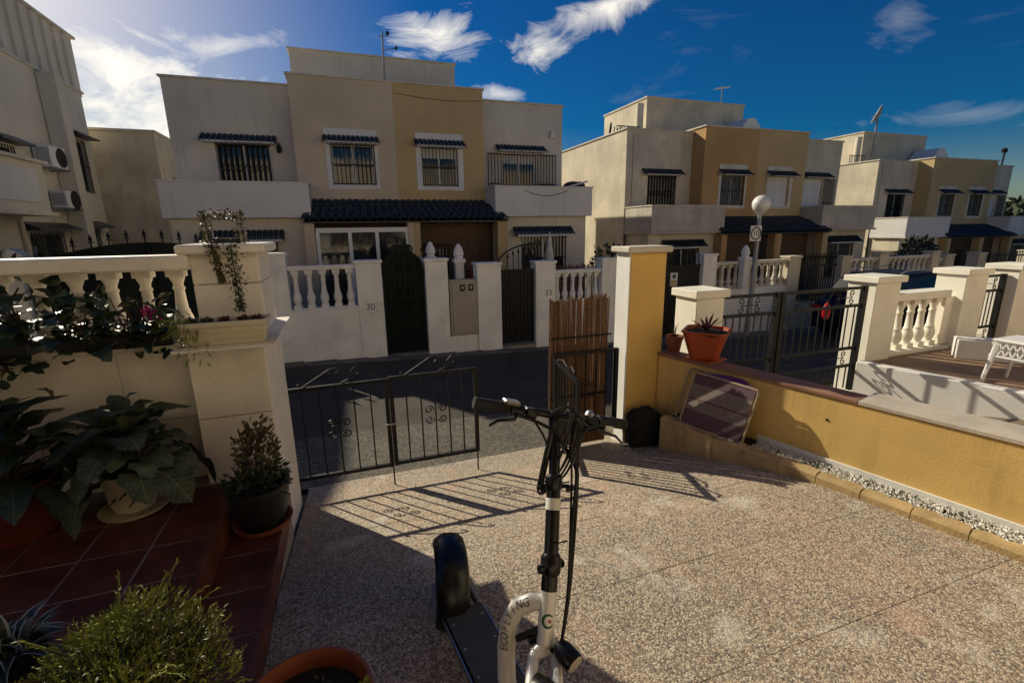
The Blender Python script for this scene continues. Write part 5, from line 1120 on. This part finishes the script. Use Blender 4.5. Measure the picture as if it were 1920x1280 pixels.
# fork
for s_ in (-1, 1): MB().tube([hb-sd*.01+axn*.0, hb-sd*.04+axn*.045*s_, FA+axn*.058*s_+Vector((0, .02, .17)), FA+axn*.058*s_], [.022, .021, .019, .017], 12).build('fork_leg', m_sw, sc, True)
MB().tube([hb-sd*.035-axn*.05, hb-sd*.035+axn*.05], .022, 10).build('fork_crown', m_sw, sc, True); MB().tube([FA-axn*.07, FA+axn*.07], .01, 8).build('axle', m_alu, sc)
# handlebar
hl, hr = Vector((.415, 1.63, 1.218)), Vector((1.055, 1.60, 1.042)); hd = (hr-hl).normalized(); dn_ = Vector((0, 0, -1))
MB().tube([hl, hl+hd*.20, st+Vector((0, 0, .005)), hr-hd*.20, hr], .0155, 12).build('handlebar', m_sb, sc, True)
MB().tube([st-sd*.05, st+sd*.03], .028, 14).build('stem_clamp', m_sb, sc, True)
for p, d_ in ((hl, hd), (hr, -hd)):
    MB().lathe(p-d_*.005, [(.022, 0), (.025, .006), (.022, .012), (.022, .05), (.0235, .06), (.022, .07), (.022, .125), (.025, .13), (.025, .135)], 16, d_).build('grip', m_rub, sc, True)
    b_ = p+d_*.165; MB().obox(b_+Vector((0, -.012, -.008)), d_*.028, Vector((0, .016, 0)), Vector((0, 0, .014))).build('brake_mount', m_sb, sc, bevel=.005)
    MB().tube([b_+Vector((0, -.025, -.012)), b_-d_*.02+Vector((0, -.05, -.028)), b_-d_*.09+Vector((0, -.055, -.04)), b_-d_*.125+Vector((0, -.048, -.068))], [.008, .0075, .006, .005], 8).build('brake_lever', m_sb, sc, True)
MB().obox(hl+hd*.15+Vector((0, .0, .024)), hd*.032, Vector((0, .022, 0)), Vector((0, -.004, .011))).build('display', m_alu, sc, bevel=.005); MB().obox(hl+hd*.225+Vector((0, -.01, -.005)), hd*.022, Vector((0, .02, 0)), Vector((0, 0, .022))).build('throttle_housing', m_sb, sc, bevel=.006)
MB().lathe(hr-hd*.17+Vector((0, -.005, .018)), [(.018, 0), (.02, .008), (.012, .02), (.002, .024)], 14, (0, 0, 1)).build('bell', m_alu, sc, True); MB().obox(hr-hd*.09+Vector((0, -.03, -.022)), hd*.018, Vector((0, .003, .0)), Vector((0, 0, .014))).build('reflector', m_plastic, sc)
# cables
cab = [
 [hl+hd*.16+Vector((0, -.03, -.015)), hl+hd*.25+Vector((0, -.05, -.03)), st+Vector((-.02, -.06, -.05)), st+Vector((.035, -.07, -.16)), s0.lerp(st, .6)+Vector((.065, -.06, 0)), s0.lerp(st, .2)+Vector((.055, -.05, 0)), ht+Vector((.062, -.03, -.02)), hb+Vector((.03, -.06, -.01))],
 [hr-hd*.16+Vector((0, -.03, -.015)), st+Vector((.09, -.06, -.06)), st+Vector((.05, -.07, -.18)), s0.lerp(st, .6)+Vector((.072, -.055, .0)), s0.lerp(st, .2)+Vector((.07, -.045, 0)), ht+Vector((.068, -.025, -.03)), hb+Vector((.04, -.05, .02))],
 [hl+hd*.23+Vector((0, -.02, -.02)), st+Vector((-.06, -.05, -.09)), st+Vector((-.085, -.06, -.20)), st+Vector((-.10, -.05, -.265)), st+Vector((-.085, -.06, -.285)), st+Vector((-.03, -.07, -.22)), st+Vector((.03, -.07, -.10)), st+Vector((.05, -.05, .0))],
 [st+Vector((.01, -.03, .01)), st+Vector((.02, -.08, .05)), st+Vector((.0, -.09, -.06)), st+Vector((-.05, -.08, -.2)), st+Vector((-.095, -.07, -.275)), st+Vector((-.06, -.06, -.25)), s0.lerp(st, .62)+Vector((0, -.04, 0))],
 [hr-hd*.2+Vector((0, -.02, -.01)), st+Vector((.07, -.07, .02)), st+Vector((.03, -.08, -.09)), s0.lerp(st, .55)+Vector((.05, -.05, 0)), s0+Vector((.055, -.04, 0))]]
for k in range(3): cab.append([st+Vector((-.09-.008*k, -.06, -.275+.012*k)), st+Vector((-.03+.01*k, -.075-.008*k, -.21)), st+Vector((.03+.012*k, -.08, -.10)), st+Vector((.055+.012*k, -.06, .01)), st+Vector((.03, -.03, .05-.02*k)), st+Vector((-.03, -.02, .03))])
for i, c in enumerate(cab): MB().tube(smooth([Vector(p) for p in c]), .0065 if i in (0, 1) else .0045, 7).build('cable', m_rub, sc, True)
MB().tube([st+Vector((-.02, -.03, .0)), st+Vector((-.06, -.05, -.12)), st+Vector((-.095, -.055, -.265))], [.012, .013, .013], 10).build('cable_plug', m_sb, sc, True)
# small fittings: suspension, bolts, cable ties
MB().tube([hb+Vector((-.02, .02, .03)), Vector((.47, 1.34, .40))], [.013, .013], 10).build('suspension_strut', m_rub, sc, True)
MB().obox(hb+Vector((-.035, .03, -.005)), (.018, 0, 0), (0, .02, 0), (0, 0, .016)).build('brake_unit', m_sb, sc, bevel=.004)
for k in range(4):
    for s_ in (-1, 1): MB().lathe(df.lerp(dr_, .12+.25*k)+wv_*.068*s_+Vector((0, 0, .012)), [(.006, 0), (.005, .002), (.001, .0025)], 8).build('deck_screw', m_alu, sc)
for f in (.15, .55, .8): MB().tube([s0.lerp(st, f)+axn*(-.03), s0.lerp(st, f)+Vector((.0, -.035, 0)), s0.lerp(st, f)+axn*.05+Vector((.0, -.04, 0))], .003, 5).build('cable_tie', m_rub, sc)
MB().lathe(ht+sd*.072-axn*.03, [(.013, 0), (.013, .006), (.004, .007)], 6, -axn).build('hinge_bolt', m_alu, sc)
# headlight
hc = hb+Vector((.045, -.075, -.005)); hdir = Vector((.35, -.9, -.25)).normalized()
MB().lathe(hc-hdir*.045, [(.012, 0), (.028, .01), (.036, .035), (.038, .08), (.036, .088)], 20, hdir).build('headlight', m_sb, sc, True); MB().lathe(hc+hdir*.0435, [(.033, 0), (.030, .004), (.004, .007)], 18, hdir).build('headlight_lens', m_lens, sc, True)
MB().beam(hb+Vector((.01, -.03, -.02)), hc, .012).build('headlight_bracket', m_sb, sc)
# marks: ring logo on the head tube, word on the neck
lc = hb.lerp(ht, .42); fd = Vector((lc.x*-1, -lc.y, 1.85-lc.z)); fd -= sd*fd.dot(sd); fd.normalize(); fd = (fd+axn*.25).normalized(); fd -= sd*fd.dot(sd); fd.normalize(); fr = fd.cross(sd)*-1
def on_tube(a, h, r=.0318): return lc+sd*h+(fd*math.cos(a)+fr*math.sin(a))*r
mb = MB(); n = 22; vs = []
for i in range(n+1):
    th = R_(40)+R_(290)*i/n; wd_ = .007*(.35+.65*math.sin(math.pi*i/n))
    for r in (.019+wd_, .019-wd_*.4): vs.append(on_tube(r*math.cos(th)/.032, r*math.sin(th)))
mb.add(vs, [(2*i, 2*i+1, 2*i+3, 2*i+2) for i in range(n)]); mb.build('ring_logo', m_logo, sc)
MB().add([on_tube(.006*math.cos(a)/.032+.15, .006*math.sin(a)) for a in [6.283*i/10 for i in range(10)]], [tuple(range(10))]).build('logo_dot', m_logor, sc)
npth = smooth([Vector(p) for p in ((.545, 1.345, .532), (.535, 1.352, .528), (.487, 1.375, .50), (.455, 1.385, .44), (.437, 1.375, .34), (.425, 1.34, .24))], 12)
ln_ = [0]
for i in range(1, len(npth)): ln_.append(ln_[-1]+(npth[i]-npth[i-1]).length)
def at_len(s_):
    for i in range(1, len(npth)):
        if ln_[i] >= s_: return npth[i-1].lerp(npth[i], (s_-ln_[i-1])/(ln_[i]-ln_[i-1])), (npth[i]-npth[i-1]).normalized()
    return npth[-1], (npth[-1]-npth[-2]).normalized()
allm = MB(); word = 'ECOFLYING'
for i, ch in enumerate(word):
    p, tg = at_len(.232-.0255*i); tdir = -tg; cam_ = Vector((0, 0, 1.85))-p; od = cam_-tg*cam_.dot(tg); od.normalize(); od = (od+Vector((-.30, 0, .10))).normalized(); od -= tg*od.dot(tg); od.normalize(); sy = od.cross(tdir)
    g_ = text_mb(ch, .044, (0, 0, 0), (1, 0, 0), (0, 1, 0)); rr = .0325
    allm.add([p+tdir*v[0]*.8+od*(rr*math.cos(v[1]/rr)+.0012)+sy*(rr*math.sin(v[1]/rr)) for v in g_.v], g_.f)
allm.build('lettering', m_print, sc)
MB().tube([dr_.lerp(df, .6)-wv_*.08+Vector((0, 0, -.04)), dr_.lerp(df, .55)-wv_*.14+Vector((0, 0, -.17))], .008, 8).build('kickstand', m_sb, sc, True)

# ------------------------------------------------------------------ things on the balconies and far trees
t = thing('covered_furniture', 'brown covered heap on the right balcony corner of the nearest house', 'furniture', (7.0, 14.0, 3.1)); mb = MB(); mb.sphere((6.95, 13.9, 3.12), .32, 14, 8, (1.15, .6, .6)); mb.sphere((7.2, 13.9, 3.15), .18, 10, 6, (1, .6, .9)); mb.build('cover', mat('brown_cover', (.06, .03, .03), .9, .3, 6), t, True); MB().tube([(6.6, 13.7, 3.1), (7.35, 13.72, 3.3)], .03, 6).build('pale_strap', m_balc, t)
for i, (X, Y_, H_, W_, lb) in enumerate(((62, 28.6, 3.4, 3.0, 'nearest dark tree mass at the right horizon beside the farthest house'), (75, 33, 4.2, 4, 'taller dark tree at the right horizon behind the first'), (84, 37.5, 3.6, 6, 'low wide tree farthest right on the horizon'))):
    t = thing('far_tree', lb, 'tree', (X, Y_, -4), 'trees on the right horizon'); mb = MB(); foliage(mb, (X, Y_, -3+H_), (W_, W_*.7, H_*.75), 1500, .7, .45, .4); mb.build('crown', m_far, t); MB().tube([(X, Y_, -4.5), (X, Y_, -3+H_*.5)], [.35, .15], 8).build('trunk', m_bark, t)
t = thing('palm_shrub', 'dark spiky shrub with pale cover across the street at the far left', 'shrub', (-5.6, 9.2, -.7)); mb = MB()
for i in range(70): a = random.uniform(0, 6.28); el = random.uniform(.05, 1.2); leaf(mb, (-5.0+random.gauss(0, .25), 9.3, 1.35), (math.cos(a)*math.cos(el), math.sin(a)*.5, math.sin(el)*.5), (0, 0, 1), random.uniform(.5, .95), .05, .35, 4)
mb.build('fronds', m_leafd, t); MB().tube([(-5.0, 9.3, -.8), (-5.0, 9.3, 1.4)], .09, 8).build('trunk', m_bark, t); MB().extr([(-5.0, 9.25, 1.2), (-4.5, 9.25, 1.2), (-4.6, 9.25, 1.62), (-4.75, 9.25, 1.7)], (0, .2, 0)).build('pale_cover', m_umb, t)

# repeats share a group
GROUPS = {'semi_detached_house': 'semi-detached houses along the street', 'row_house': 'stepped houses along the left', 'potted_plant': 'potted plants on the terrace', 'plant_pot': 'plant pots', 'roof_lamp': 'small fittings on the roof terrace wall',
          'driveway_gate': 'leaves of the neighbour driveway gates', 'entrance_gate': 'halves of the folding entrance gate', 'balcony_planter': 'planters along the balustrade', 'garden_gate': 'garden gates in the street wall', 'roof_antenna': 'roof antennas',
          'street_wall': 'front walls along the street', 'garden_shrub': 'shrubs behind the street wall', 'added_house': 'unseen houses added behind the viewpoint for bounce light'}
for ob in scn.objects:
    if ob.parent is None and 'label' in ob:
        g = GROUPS.get(ob.name.split('.')[0])
        if g: ob['group'] = g
